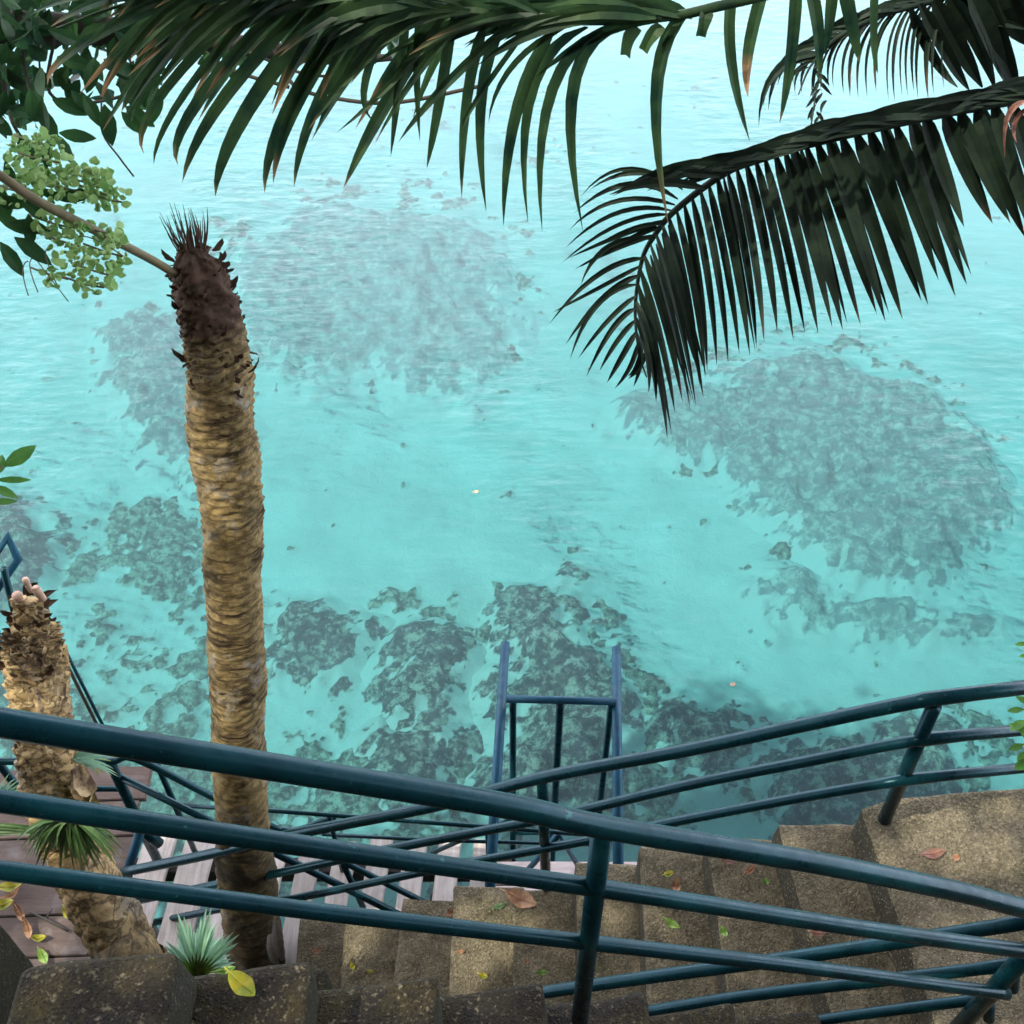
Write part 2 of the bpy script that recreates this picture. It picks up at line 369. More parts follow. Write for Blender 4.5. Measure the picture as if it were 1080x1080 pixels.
rub = np.clip((nz+(big-.5)*.45-(1.0-m*.92))*7, 0, 1)*(m > .02)
spk = np.clip((fbm(X*7+9, Y*7+3, 3)-.80)*10, 0, .7)
rub = np.maximum(rub, spk)
Z = ZB+(fbm(X*.35, Y*.35, 3)-.5)*.25+(fbm(X*1.3, Y*4, 3)-.5)*.03+rub*(.02+.10*fbm(X*10, Y*10, 3))
Z = Z+np.clip((3.2-Y), 0, 3)*.25
ny, nx = X.shape
me = bpy.data.meshes.new('seabed')
me.vertices.add(nx*ny); me.vertices.foreach_set('co', np.stack([X, Y, Z], -1).ravel())
I = np.arange(nx*ny).reshape(ny, nx); Q = np.stack([I[:-1, :-1], I[:-1, 1:], I[1:, 1:], I[1:, :-1]], -1).reshape(-1, 4)
me.loops.add(Q.size); me.loops.foreach_set('vertex_index', Q.ravel())
me.polygons.add(len(Q)); me.polygons.foreach_set('loop_start', np.arange(0, Q.size, 4)); me.update(calc_edges=True)
at = me.attributes.new('rubble', 'FLOAT', 'POINT'); at.data.foreach_set('value', rub.ravel())
MSAND, t, b = M('coral_sand_and_rubble', .9, .1); v = coords(t)
c = mix(t, ramp(t, noise(t, v, 1.2, 6), [(.35, 0), (.65, 1)]).outputs[0], (.46, .47, .44), (.58, .59, .56))
c = mix(t, ramp(t, noise(t, v, 13, 6, .7), [(.56, 0), (.72, .35)]).outputs[0], c, (.30, .30, .25))
vo = N(t, 'ShaderNodeTexVoronoi'); vo.inputs['Scale'].default_value = 11; t.links.new(v, vo.inputs['Vector'])
rc = mix(t, ramp(t, vo.outputs['Distance'], [(.15, 0), (.6, 1)]).outputs[0], (.20, .20, .16), (.045, .055, .05))
rc = mix(t, ramp(t, noise(t, v, 14, 7, .75), [(.47, 0), (.58, .85)]).outputs[0], rc, (.42, .42, .34))
an = N(t, 'ShaderNodeAttribute', attribute_name='rubble')
rf = N(t, 'ShaderNodeMath', operation='ADD'); t.links.new(an.outputs['Fac'], rf.inputs[0]); t.links.new(noise(t, v, 17, 6, .8), rf.inputs[1])
t.links.new(mix(t, ramp(t, rf.outputs[0], [(.78, 0), (.94, 1)]).outputs[0], c, rc), b.inputs['Base Color']); bump(t, b, noise(t, v, 12, 6, .7), .6, .05)
tag(link('seabed', me, MSAND), kind='structure')

MCOR, t, b = M('living_coral', .9, .1); v = coords(t)
vo = N(t, 'ShaderNodeTexVoronoi'); vo.inputs['Scale'].default_value = 13; t.links.new(v, vo.inputs['Vector'])
c = mix(t, ramp(t, vo.outputs['Distance'], [(.1, 0), (.55, 1)]).outputs[0], (.17, .14, .13), (.025, .03, .04))
c = mix(t, ramp(t, noise(t, v, 2.2, 5), [(.42, 0), (.62, .6)]).outputs[0], c, (.17, .12, .15))
c = mix(t, ramp(t, noise(t, v, 9, 8, .8), [(.49, 0), (.56, .9)]).outputs[0], c, (.62, .58, .48))
c = mix(t, ramp(t, noise(t, v, 26, 5, .75), [(.36, .75), (.46, 0)]).outputs[0], c, (.02, .03, .035))
oi = N(t, 'ShaderNodeObjectInfo')
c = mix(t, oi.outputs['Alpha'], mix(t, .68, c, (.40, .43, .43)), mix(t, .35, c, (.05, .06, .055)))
an = N(t, 'ShaderNodeAttribute', attribute_name='live')
rf = N(t, 'ShaderNodeMath', operation='ADD'); t.links.new(an.outputs['Fac'], rf.inputs[0]); t.links.new(noise(t, v, 15, 6, .8), rf.inputs[1])
c = mix(t, ramp(t, rf.outputs[0], [(.72, 0), (.95, 1)]).outputs[0], (.52, .53, .50), c)
t.links.new(c, b.inputs['Base Color']); bump(t, b, noise(t, v, 22, 6, .75), .6, .03)
for k, (pp, h, lab) in enumerate(CORALS):
    p = poly_world(pp, ZB+.2); xs = [q[0] for q in p]; ys = [q[1] for q in p]
    st = .035
    ax = np.arange(min(xs)-.45, max(xs)+.45, st); ay = np.arange(min(ys)-.45, max(ys)+.45, st)
    X, Y = np.meshgrid(ax, ay); WX, WY = warp(X, Y)
    s = sdist(xs, ys, WX, WY)
    lump = fbm(X*5.5+k*3, Y*5.5, 4, .6); holes = fbm(X*2.4+50+k, Y*2.4, 4)
    body = np.clip(s/.30+.35, 0, 1)
    sm = np.clip(s/.7+.5, 0, 1); sm = sm*sm*(3-2*sm)
    hgt = sm*(h*.38+lump*.30-np.clip((holes-.58)*4, 0, .5)*.25)-.02
    keep = (s > -.36)
    Z = ZB+(fbm(X*.35, Y*.35, 3)-.5)*.25+hgt
    ny, nx = X.shape; I = np.arange(nx*ny).reshape(ny, nx)
    Q = np.stack([I[:-1, :-1], I[:-1, 1:], I[1:, 1:], I[1:, :-1]], -1).reshape(-1, 4)
    kf = keep.ravel()[Q].any(1); Q = Q[kf]; used, inv = np.unique(Q, return_inverse=True); Q = inv.reshape(-1, 4)
    co = np.stack([X, Y, Z], -1).reshape(-1, 3)[used]
    ctr = co.mean(0); ctr[2] = ZB
    me = bpy.data.meshes.new('coral'); me.from_pydata((co-ctr).tolist(), [], Q.tolist()); me.update()
    fine = fbm(X*9+k, Y*9, 4, .7); live = np.clip((s/.30+(.05 if k == 0 else .25 if k < 4 else .5)+(fine-.5)*3.0-np.clip((holes-.56)*8, 0, 1)*.8)*1.3, 0, 1).ravel()[used]
    at = me.attributes.new('live', 'FLOAT', 'POINT'); at.data.foreach_set('value', live)
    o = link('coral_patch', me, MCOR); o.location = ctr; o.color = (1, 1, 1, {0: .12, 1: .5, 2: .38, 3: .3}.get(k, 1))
    tag(o, lab, 'coral', 'coral patches on the sandy seabed')

# water: one body with a rippled skin
bm = bmesh.new(); bmesh.ops.create_cube(bm, size=1)
for v_ in bm.verts: v_.co = Vector((v_.co.x*260, v_.co.y*230+110, v_.co.z*4-2))
me = bpy.data.meshes.new('water'); bm.to_mesh(me); bm.free()
MW = bpy.data.materials.new('sea_water'); MW.use_nodes = True; t = MW.node_tree; t.nodes.clear()
v = coords(t, (1, 1, 1)); v2 = coords(t, (1.0, 2.2, 1))
h = mix(t, .6, noise(t, v2, 4.0, 3, .5), noise(t, v, 1.3, 3, .5))
# gusts ruffle the surface in patches
h = mix(t, 1.0, h, ramp(t, noise(t, coords(t, (.9, .45, 1)), .55, 2, .5), [(.42, .25), (.60, 1)]).outputs[0], 'MULTIPLY')
bp = N(t, 'ShaderNodeBump'); bp.inputs['Strength'].default_value = .42; bp.inputs['Distance'].default_value = .06; t.links.new(h, bp.inputs['Height'])
fr = N(t, 'ShaderNodeFresnel'); fr.inputs['IOR'].default_value = 1.85; t.links.new(bp.outputs[0], fr.inputs['Normal'])
tr = N(t, 'ShaderNodeBsdfTransparent'); gl = N(t, 'ShaderNodeBsdfGlossy'); gl.inputs['Roughness'].default_value = .30
t.links.new(bp.outputs[0], gl.inputs['Normal'])
ms = N(t, 'ShaderNodeMixShader'); t.links.new(fr.outputs[0], ms.inputs[0]); t.links.new(tr.outputs[0], ms.inputs[1]); t.links.new(gl.outputs[0], ms.inputs[2])
va = N(t, 'ShaderNodeVolumeAbsorption'); va.inputs['Color'].default_value = (.22, .935, .985, 1); va.inputs['Density'].default_value = .50
vs_ = N(t, 'ShaderNodeVolumeScatter'); vs_.inputs['Color'].default_value = (.70, .95, 1, 1); vs_.inputs['Density'].default_value = .10; vs_.inputs['Anisotropy'].default_value = .2
va_ = N(t, 'ShaderNodeAddShader'); t.links.new(va.outputs[0], va_.inputs[0]); t.links.new(vs_.outputs[0], va_.inputs[1])
ou = N(t, 'ShaderNodeOutputMaterial'); t.links.new(ms.outputs[0], ou.inputs[0]); t.links.new(va_.outputs[0], ou.inputs[1])
tag(link('water', me, MW, None, False), kind='structure')

# ================================================================== CLIFF behind and below the stairs
ax = np.arange(-12, 12.01, .25); ay = np.arange(-9, 1.01, .2)
X, Y = np.meshgrid(ax, ay)
Z = -2+np.clip((.9-Y), 0, 20)*2.4+(fbm(X*.8, Y*.8, 4)-.5)*1.5
Z = np.where(Y > .6, -2.2, Z); Z = np.where((Y > -1.5), np.minimum(Z, 2.4), Z)
Z = np.where((Y <= -1.5), np.minimum(Z, 12+fbm(X, Y, 3)), Z)
ny, nx = X.shape; I = np.arange(nx*ny).reshape(ny, nx)
Q = np.stack([I[:-1, :-1], I[:-1, 1:], I[1:, 1:], I[1:, :-1]], -1).reshape(-1, 4)
me = bpy.data.meshes.new('cliff'); me.from_pydata(np.stack([X, Y, Z], -1).reshape(-1, 3).tolist(), [], Q.tolist())
tag(link('cliff', me, MROCK), kind='structure')

# ================================================================== LOWER STAIR FLIGHT
ZL = 3.05; RI = .17
far = [(905,850),(820,868),(745,882),(675,893),(607,909),(540,938),(479,934),(424,944),(364,972),(315,967)]
nea = [(975,1050),(868,1040),(766,1049),(683,1041),(611,1033),(539,1033),(473,1045),(415,1025),(360,1033),(311,1012)]
st = empty('lower_staircase', P(607, 980, 1.5), 'lower flight of mossy concrete steps descending left from the landing to the wooden deck', 'stairs')
edges = []
for i, (a, b) in enumerate(zip(far, nea)):
    z = ZL-RI*i; A = P(*a, z); B = P(*b, z); d = (B-A)/(B.y-A.y)
    edges.append((A, A+d*(.75-A.y)))
E11 = (edges[-1][0]+Vector((-.24, .03, 0)), edges[-1][1]+Vector((-.24, 0, 0)))
for i in range(1, 10):
    A, B = edges[i]; A0, B0 = edges[i-1]
    z = ZL-RI*i
    yr = A.y+random.uniform(-.02, .02)
    poly = [(A.x, A.y), (B.x, B.y), (B0.x+.06, B0.y), (A0.x+.05, yr+.0)]
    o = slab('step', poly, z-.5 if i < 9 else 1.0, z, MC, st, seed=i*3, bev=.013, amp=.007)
lg = empty('landing', P(1020, 900, 3.0), 'broad mossy concrete landing at the turn of the stairs, lower right', 'landing')
A, B = edges[0]; c1 = P(940, 838, ZL); c2 = P(1085, 830, ZL)
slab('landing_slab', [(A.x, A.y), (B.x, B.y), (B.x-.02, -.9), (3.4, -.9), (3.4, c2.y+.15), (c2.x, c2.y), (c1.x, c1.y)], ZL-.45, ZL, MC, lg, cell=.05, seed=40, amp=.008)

# ================================================================== UPPER (NEAR) STAIR FLIGHT
ns = empty('upper_staircase', P(400, 1050, 3.0), 'dark upper flight of worn concrete steps in the foreground shade at the bottom edge', 'stairs')
cor = [((865,1063),(780,1074)),((775,1055),(686,1069)),((681,1045),(580,1061)),((575,1032),(463,1048)),((467,1024),(342,1038)),((330,1011),(197,1028)),((190,997),(43,1017))]
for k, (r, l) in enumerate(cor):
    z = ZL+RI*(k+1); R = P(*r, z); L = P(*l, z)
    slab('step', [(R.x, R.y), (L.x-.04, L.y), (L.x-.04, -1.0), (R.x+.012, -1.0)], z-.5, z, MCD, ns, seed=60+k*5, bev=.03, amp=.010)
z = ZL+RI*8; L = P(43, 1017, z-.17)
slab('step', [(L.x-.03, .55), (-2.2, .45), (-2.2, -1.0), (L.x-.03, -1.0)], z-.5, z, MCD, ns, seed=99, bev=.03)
pl = empty('concrete_pillar', P(0, 1000, 1.5), 'dark concrete pillar with leaf litter at the bottom left corner', 'pillar')
c = P(-2, 966, 3.1); c.x = c.x
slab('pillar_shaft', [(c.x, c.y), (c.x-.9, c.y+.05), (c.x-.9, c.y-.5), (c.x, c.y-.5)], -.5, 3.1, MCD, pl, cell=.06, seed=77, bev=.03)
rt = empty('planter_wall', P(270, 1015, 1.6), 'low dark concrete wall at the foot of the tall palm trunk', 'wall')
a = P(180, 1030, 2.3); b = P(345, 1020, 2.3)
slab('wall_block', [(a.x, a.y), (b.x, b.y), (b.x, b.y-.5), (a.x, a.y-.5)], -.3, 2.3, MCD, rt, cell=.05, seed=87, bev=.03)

# ================================================================== RAILINGS
def rail_obj(name, loc, label): return empty(name, loc, label, 'railing', 'teal pipe railings of the stairs and deck')
# near railing of the upper flight
A = PD(0, 762, 1.65); B = PD(1080, 958, 2.6)
nr = rail_obj('stair_railing', PV(540, 1000, A, B), 'nearest, thickest teal pipe railing crossing the whole picture before both palm trunks')
def pl_line(pts, A, B): return [PV(x, y, A, B) for x, y in pts]
corner = PV(1130, 967, A, B)
tube('top_rail', spline(pl_line([(-160,730),(0,762),(300,811),(540,851),(640,873),(850,908),(1000,938),(1080,958),(1130,968)], A, B), 6), .0222, MRAIL, nr, 20)
tube('middle_rail', spline(pl_line([(-160,822),(0,845),(320,892),(640,938),(900,978),(1080,1003),(1098,1006)], A, B), 6), .0185, MRAIL, nr, 18)
tube('lower_rail', spline(pl_line([(-160,900),(0,918),(340,962),(620,994),(840,1019),(1000,1040),(1062,1048)], A, B), 6), .0168, MRAIL, nr, 18)
p = PV(635, 876, A, B); tube('post', [p, Vector((p.x, p.y, 3.62))], .021, MRAIL, nr)
tube('post', [corner+Vector((.0, .02, .0)), Vector((corner.x-.03, corner.y+.03, ZL-.02))], .024, MRAIL, nr)
CP = Vector((corner.x, corner.y+.02, 0))
# inner railing of the lower flight
IA = Vector((CP.x-.02, CP.y+.05, 0)); IB = Vector((.10, 1.34, 0))
ir = rail_obj('stair_railing', PV(860, 1040, IA, IB), 'short inner pipe railing of the lower flight, meeting the corner post at bottom right')
tube('top_rail', spline(pl_line([(520,1056),(578,1046),(660,1034),(800,1015),(930,996),(1085,972)], IA, IB), 5), .019, MRAIL, ir)
e = PV(1066, 1019, IA, IB)
tube('middle_rail', spline(pl_line([(610,1080),(680,1067),(790,1050),(930,1034),(1064,1018)], IA, IB), 5)+[e+Vector((.012, -.01, -.02)), e+Vector((.02, -.03, -.08))], .017, MRAIL, ir)
e = PV(1040, 1054, IA, IB)
tube('lower_rail', spline(pl_line([(700,1106),(770,1094),(865,1076),(960,1063),(1038,1053)], IA, IB), 5)+[e+Vector((.012, -.01, -.02)), e+Vector((.02, -.03, -.07))], .016, MRAIL, ir)
# outer railing of the lower flight
OA = P(985, 745, 3.78); OB = P(572, 820, 3.07)
orr = rail_obj('stair_railing', PV(780, 850, OA, OB), 'long outer pipe railing of the lower flight, bending up above the landing')
def PO(*pts): return [PV(x, y, OA, OB) for x, y in pts]
tube('top_rail', spline(PO((120,922),(230,899),(308,880),(455,851),(572,820),(720,792),(850,764),(930,747),(975,738)), 5)+[P(1030, 731, 3.80), P(1130, 719, 3.81)], .0215, MRAIL, orr)
tube('middle_rail', spline(PO((140,951),(233,932),(293,921),(413,895),(572,864),(720,829),(850,803),(930,787),(972,780)), 5)+[P(1020, 775, 3.52), P(1130, 765, 3.52)], .018, MRAIL, orr)
tube('lower_rail', spline(PO((147,976),(237,958),(313,947),(444,920),(498,909),(627,885),(699,869),(850,840),(950,823)), 5)+[P(1015, 816, 3.30), P(1130, 805, 3.30)], .017, MRAIL, orr)
tube('post', [OA, P(932, 866, ZL-.02)], .022, MRAIL, orr)
tube('post', [PV(572, 822, OA, OB), P(576, 935, 2.2)], .020, MRAIL, orr)
tube('post', PO((122,922),(143,990)), .018, MRAIL, orr)
# deck railings
q = P(143, 800, 2.2)
dr = rail_obj('deck_railing', P(117, 807, 1.3), 'teal deck railing left of the tall trunk, with diagonal rails running down to the right')
tube('top_rail', spline([P(-60, 803, 2.2), P(60, 803, 2.2), P(117, 803, 2.2), P(143, 800, 2.2), P(223, 840, 1.95), P(283, 870, 1.62), P(300, 876, 1.55), P(320, 874, 1.6), P(352, 861, 1.8)], 4), .0165, MRAIL, dr)
tube('diagonal_rail', [P(124, 818, 2.1), P(223, 867, 1.9), P(290, 900, 1.78), P(446, 977, 1.55)], .0165, MRAIL, dr)
tube('diagonal_rail', [P(300, 880, 1.9), P(362, 909, 1.8), P(480, 968, 1.6)], .014, MRAIL, dr)
tube('middle_rail', [P(-60, 831, 1.9), P(60, 832, 1.9), P(127, 832, 1.9)], .013, MRAIL, dr)
t0 = P(117, 806, 2.2)
tube('post', [t0, Vector((t0.x, t0.y, 1.15))], .023, MRAIL, dr)
t0 = P(166, 806, 2.12); tube('post', [t0, Vector((t0.x, t0.y, 1.15))], .014, MRAIL, dr)
t0 = P(-2, 802, 2.2); tube('brace', [P(0, 806, 2.15), P(22, 836, 1.9), P(60, 850, 1.75)], .018, MRAIL, dr)
t0 = P(148, 877, 1.75); tube('brace', [t0, P(133, 924, 1.55)], .022, MRAILB, dr)
tube('brace', [P(362, 911, 1.8), P(383, 957, 1.45)], .014, MRAIL, dr)
tube('brace', [P(152, 876, 1.7), P(168, 890, 1.6)], .026, MRAIL, dr)
sr = rail_obj('deck_railing', P(360, 890, 1.3), 'thin horizontal railing along the seaward edge of the slatted deck')
tube('top_rail', [P(185, 849, 1.85), P(300, 856, 1.85), P(514, 872, 1.85), P(640, 882, 1.85)], .0105, MRAIL, sr)
tube('lower_rail', [P(340, 880, 1.6), P(455, 886, 1.6), P(632, 891, 1.6)], .009, MRAIL, sr)
tube('brace', [P(455, 900, 1.4), P(512, 875, 1.75), P(545, 862, 1.85)], .011, MRAIL, sr)
for x, y in ((347, 859), (514, 872)):
    t0 = P(x, y, 1.85); tube('post', [t0, Vector((t0.x, t0.y, 1.2))], .011, MRAIL, sr)

# swimming ladder
ld = empty('swimming_ladder', P(585, 905, 1.3), 'blue swimming ladder with two long handrails and a crossbar over the coral', 'ladder')
LA = P(533, 678, 2.2); LB = P(517, 928, 1.98); RA = P(650, 683, 2.2); RB = P(652, 912, 1.98)
tube('handrail', [LA, LB, LB+Vector((0, -.03, -.06)), LB+Vector((0, -.03, -.25))], .021, MRAILB, ld)
tube('handrail', [RA, RB, RB+Vector((0, -.03, -.06)), RB+Vector((0, -.03, -.25))], .021, MRAILB, ld)
ca = P(534, 737, 2.18); cb = P(650, 740, 2.18)
tube('crossbar', [ca, cb], .018, MRAILB, ld)
for x, r_ in ((541, .016), (591, .018), (645, .016)):
    t0 = P(x, 740, 2.17); tube('post', [t0, Vector((t0.x, t0.y, -1.9))], r_, MRAIL, ld)
ap = P(589, 880, 1.75); tube('brace', [P(553, 922, 1.35), ap, P(609, 912, 1.35)], .013, MRAILB, ld)
for zz in (.95, .6, .25, -.1):
    a = P(541, 740, 2.17); b = P(645, 740, 2.17)
    tube('rung', [Vector((a.x, a.y, zz)), Vector((b.x, b.y, zz))], .014, MRAIL, ld)
# left ladder rails
l2 = empty('boat_ladder', P(30, 720, 1.3), 'blue bent handrail of another ladder at the left edge behind the scaly stump', 'ladder')
tube('handrail', [P(-40, 640, 2.3), P(8, 566, 2.5), P(19, 590, 2.4), P(-30, 660, 2.1)], .019, MRAILB, l2)
tube('post', [P(4, 600, 2.45), P(28, 700, 1.7), P(60, 790, 1.2)], .017, MRAIL, l2)
tube('post', [P(-4, 665, 2.2), P(14, 740, 1.7), P(40, 800, 1.3)], .016, MRAIL, l2)
for x in (62, 68):
    tube('post', [P(x-8, 668, 2.1), P(x+38, 760, 1.45), P(x+60, 800, 1.2)], .0085, MTWIG if x == 62 else MRAIL, l2)

# ================================================================== WOODEN DECK
ZD = 1.3
dk = empty('slatted_deck', P(330, 930, ZD), 'pale pinkish slatted wooden walkway with open gaps over the water behind the tall trunk', 'deck')
x = P(150, 900, ZD).x
k = 0
while x < P(505, 900, ZD).x:
    yf = {0: 2.82}.get(k, 2.70+random.uniform(-.03, .03)); wd = .155 if x < -1.3 else .108
    dx = .03
    board('plank', (x+wd/2, yf), (x+wd/2-.10, 1.35), wd, .03, ZD, MWY, dk); x += wd+(.045 if wd > .12 else .062); k += 1
for yy in (2.58, 2.1, 1.6):
    board('joist', (-1.95, yy), (.0, yy), .08, .10, ZD-.036, MJ, dk)
ld2 = empty('plank_platform', P(60, 940, ZD), 'reddish brown plank platform with leaf litter at the lower left beside the scaly palm', 'deck')
ys = 1.3; xr = P(150, 900, ZD).x-.05
k = 0
while ys < 2.95:
    wd = .19; d = (ys-1.3)*.0
    board('plank', (-4.2, ys+wd/2-.05), (xr-.02*(k % 2), ys+wd/2+.03), wd, .035, ZD+.01, MWX, ld2); ys += wd+.008; k += 1
for xx in (-2.1, -2.8, -3.6): board('joist', (xx, 1.25), (xx, 2.98), .08, .1, ZD-.03, MJ, ld2)
lp = empty('ladder_platform', P(570, 918, ZD), 'small bleached white plank platform at the foot of the swimming ladder', 'deck')
a = P(526, 909, ZD); b = P(640, 909, ZD); y0 = a.y
for k in range(4): board('plank', (a.x-.02, y0-.055-k*.125), (b.x+.3, y0-.055-k*.125), .115, .03, ZD, MWP, lp)
for xx in (a.x+.1, b.x+.1): board('joist', (xx, y0-.5), (xx, y0), .08, .1, ZD-.036, MJ, lp)
for xx, yy in ((-1.85, 2.5), (-.9, 2.5), (-.1, 2.5), (.65, 2.45), (-3.2, 2.5)):
    pass
pi = 0
for xx, yy, lab in ((-1.9, 2.45, 'dark round pile under the left end of the slatted deck'), (-.35, 2.45, 'dark round pile under the right end of the slatted deck')):
    b = MB(); b.tube([(xx, yy, -2), (xx+.02, yy, ZD-.14)], .07, 12); o = b.build('deck_pile', MJ)
    tag(o, lab, 'pile', 'piles under the deck')

# ================================================================== PALM TRUNKS
def trunk_mesh(ctrl, n=72, ringgap=.035, ringamp=.010, ragged=.008, sheath_from=None, steps=14, moss_shade=.0):
    """ctrl: list of (centre, radius) bottom to top -> ringed, uneven trunk"""
    cs = spline([c for c, r in ctrl], steps); rs = np.interp(np.linspace(0, len(ctrl)-1, len(cs)), range(len(ctrl)), [r for c, r in ctrl])
    # resample finely
    L = [0]
    for i in range(1, len(cs)): L.append(L[-1]+(cs[i]-cs[i-1]).length)
    tot = L[-1]; K = int(tot/.009); vs = []; sh = []
    for k in range(K+1):
        s = tot*k/K; j = min(len(L)-2, max(0, int(np.searchsorted(L, s))-1)); f = (s-L[j])/(L[j+1]-L[j]+1e-9)
        c = cs[j].lerp(cs[j+1], f); r = rs[j]*(1-f)+rs[j+1]*f; d = (cs[j+1]-cs[j]).normalized()
        a = Vector((1, 0, 0)); a = (a-d*a.dot(d)).normalized(); b = d.cross(a)
        ang = np.linspace(0, 2*math.pi, n, endpoint=False)
        wob = (fbm(np.cos(ang)*1.1+3, np.sin(ang)*1.1+s*3.0, 3)-.5)*2.2
        ph = s/ringgap+wob*1.2
        saw = (ph % 1.0)
        pn = fbm(np.cos(ang)*3+s*9+7, np.sin(ang)*3+s*40, 4, .6)-.5
        lum = fbm(np.cos(ang)*.8, np.sin(ang)*.8+s*4.5, 2)-.5
        top = 0 if sheath_from is None else np.clip((s-sheath_from)/.12, 0, 1)
        hi = float(np.clip((s-tot*.62)/(.2*tot), 0, 1)); ga = ringamp*(.6+1.4*hi-.6*top)*(.5+1.0*fbm(np.array([s*5.]), np.array([1.]), 2)[0])
        rr = r+saw*ga+pn*ragged*2*(1+1.0*top)+lum*(.022+.03*hi)
        for q in range(n): vs.append(c+(a*math.cos(ang[q])+b*math.sin(ang[q]))*rr[q]); sh.append(float(top))
    fs = []
    for k in range(K):
        for q in range(n): fs.append((k*n+q, k*n+(q+1) % n, (k+1)*n+(q+1) % n, (k+1)*n+q))
    fs.append(tuple(K*n+q for q in range(n)))
    me = bpy.data.meshes.new('trunk'); me.from_pydata([tuple(v) for v in vs], [], fs); me.update()
    at = me.attributes.new('sheath', 'FLOAT', 'POINT'); at.data.foreach_set('value', sh)
    at = me.attributes.new('base_shade', 'FLOAT', 'POINT'); at.data.foreach_set('value', [float(np.clip((moss_shade-(tot*(i//n)/K))/.5, 0, 1)) for i in range(len(vs))])  # mask of the painted shade, fading out up the trunk
    return me, tot
def rad(px, pt): return px*(pt-EYE).dot(Vector((0, math.cos(TH), -math.sin(TH))))/F
tp = [((276,1062),64,2.02),((270,1000),64,2.10),((258,900),62,2.28),((253,800),60,2.42),((250,700),61,2.56),((246,600),62,2.68),((241,500),66,2.78),((236,445),71,2.84),((234,400),68,2.88),((225,358),60,2.92),((215,318),62,2.95),((211,292),52,2.97),((205,272),30,2.99),((203,262),12,3.0)]
ctrl = []
for (xy, wpx, Yw) in tp:
    c = PY(*xy, Yw); ctrl.append((c, rad(wpx, c)/2*.93))
b0 = ctrl[0][0]; ctrl = [(Vector((b0.x+.02, b0.y-.12, 1.0)), ctrl[0][1]*1.15)]+ctrl
pt = empty('palm_tree', ctrl[0][0], 'tall bare palm trunk with tan ring scars and a dark frayed top, fronds gone', 'palm tree', 'dead palm trunks')
L0 = sum((ctrl[i+1][0]-ctrl[i][0]).length for i in range(len(ctrl)-1))
me, tot = trunk_mesh(ctrl, sheath_from=L0-.31, ringgap=.03, ringamp=.006, ragged=.009, moss_shade=1.75); link('trunk', me, MBARK, pt)
# frayed top: blades of old sheath
fb = MB(); base = ctrl[-3][0]; tipc = ctrl[-1][0]; axis_ = (ctrl[-1][0]-ctrl[-4][0]).normalized()
def blade(mb, p0, p1, p2, wd, n=6, dry=None, fold=.0, side=None, tip0=.0):
    pts = bez(p0, p1, p2, n); d = (pts[-1]-pts[0]).normalized()
    vw = side if side is not None else (EYE-pts[0]).normalized()
    s0 = d.cross(vw); s0 = s0.normalized() if s0.length > 1e-4 else Vector((1, 0, 0))
    vs = []; dr = []
    for i, p in enumerate(pts):
        t = i/n; w_ = wd/2*max(tip0, (min(1, .35+t*5))*(1-t**3.6))
        nr_ = s0.cross(d).normalized()
        vs += [p-s0*w_+nr_*fold*w_, p, p+s0*w_+nr_*fold*w_]
        dv = 0 if dry is None else min(1, max(0, (t-(1-dry))/max(.001, dry*.5)))
        dr += [dv]*3
    fs = []
    for i in range(n):
        a = i*3; fs += [(a, a+1, a+4, a+3), (a+1, a+2, a+5, a+4)]
    mb.add(vs, fs, dr)
for k in range(70):
    a = random.uniform(0, 6.28); r_ = random.uniform(0, .022); rv = Vector((math.cos(a), math.sin(a), 0))
    p0 = ctrl[-2][0]+rv*r_*1.3; ln = random.uniform(.05, .15)
    sp = random.uniform(.0, .5)
    p2 = p0+axis_*ln+rv*ln*sp; p1 = (p0+p2)/2+rv*.008
    fb.tube(bez(p0, p1, p2, 4), [.003, .0026, .002, .0014, .0006], 5)
for k in range(150):
    i = random.choice([-6, -5, -4, -3]); c, r_ = ctrl[i]; c = c.lerp(ctrl[i+1][0], random.random()); a = random.uniform(0, 6.28); rv = Vector((math.cos(a), math.sin(a), 0))
    p0 = c+rv*r_*.9; ln = random.uniform(.02, .07); up = random.uniform(-.4, 1)
    p2 = p0+rv*ln*.55+axis_*ln*up+Vector((random.uniform(-.02, .02), 0, 0)); blade(fb, p0, (p0+p2)/2+rv*.01, p2, random.uniform(.006, .02), 3)
tag(fb.build('frayed_fibres', MFIB, pt, False), kind='stuff')
fb = MB()
for (x0, y0), (x2, y2), w_ in (((291,970),(299,1012),.045), ((284,985),(294,1016),.04), ((296,985),(301,1010),.02)):
    a_ = PY(x0, y0, 2.02); c_ = PY(x2, y2, 1.98); blade(fb, a_, (a_+c_)/2+Vector((0, -.03, 0)), c_, w_, 6, None, .5, (EYE-a_).normalized(), .5)
fb.build('loose_bark', MCHIP, pt, False)
sk = [PD(-40, 160, 2.7), PD(0, 185, 2.75), PD(40, 212, 2.82), PD(110, 248, 3.1), PD(160, 274, 3.38), PD(188, 291, 3.5)]
tube('old_stalk', spline(sk, 5), list(np.linspace(.011, .0135, 26)), MSTALK, pt)
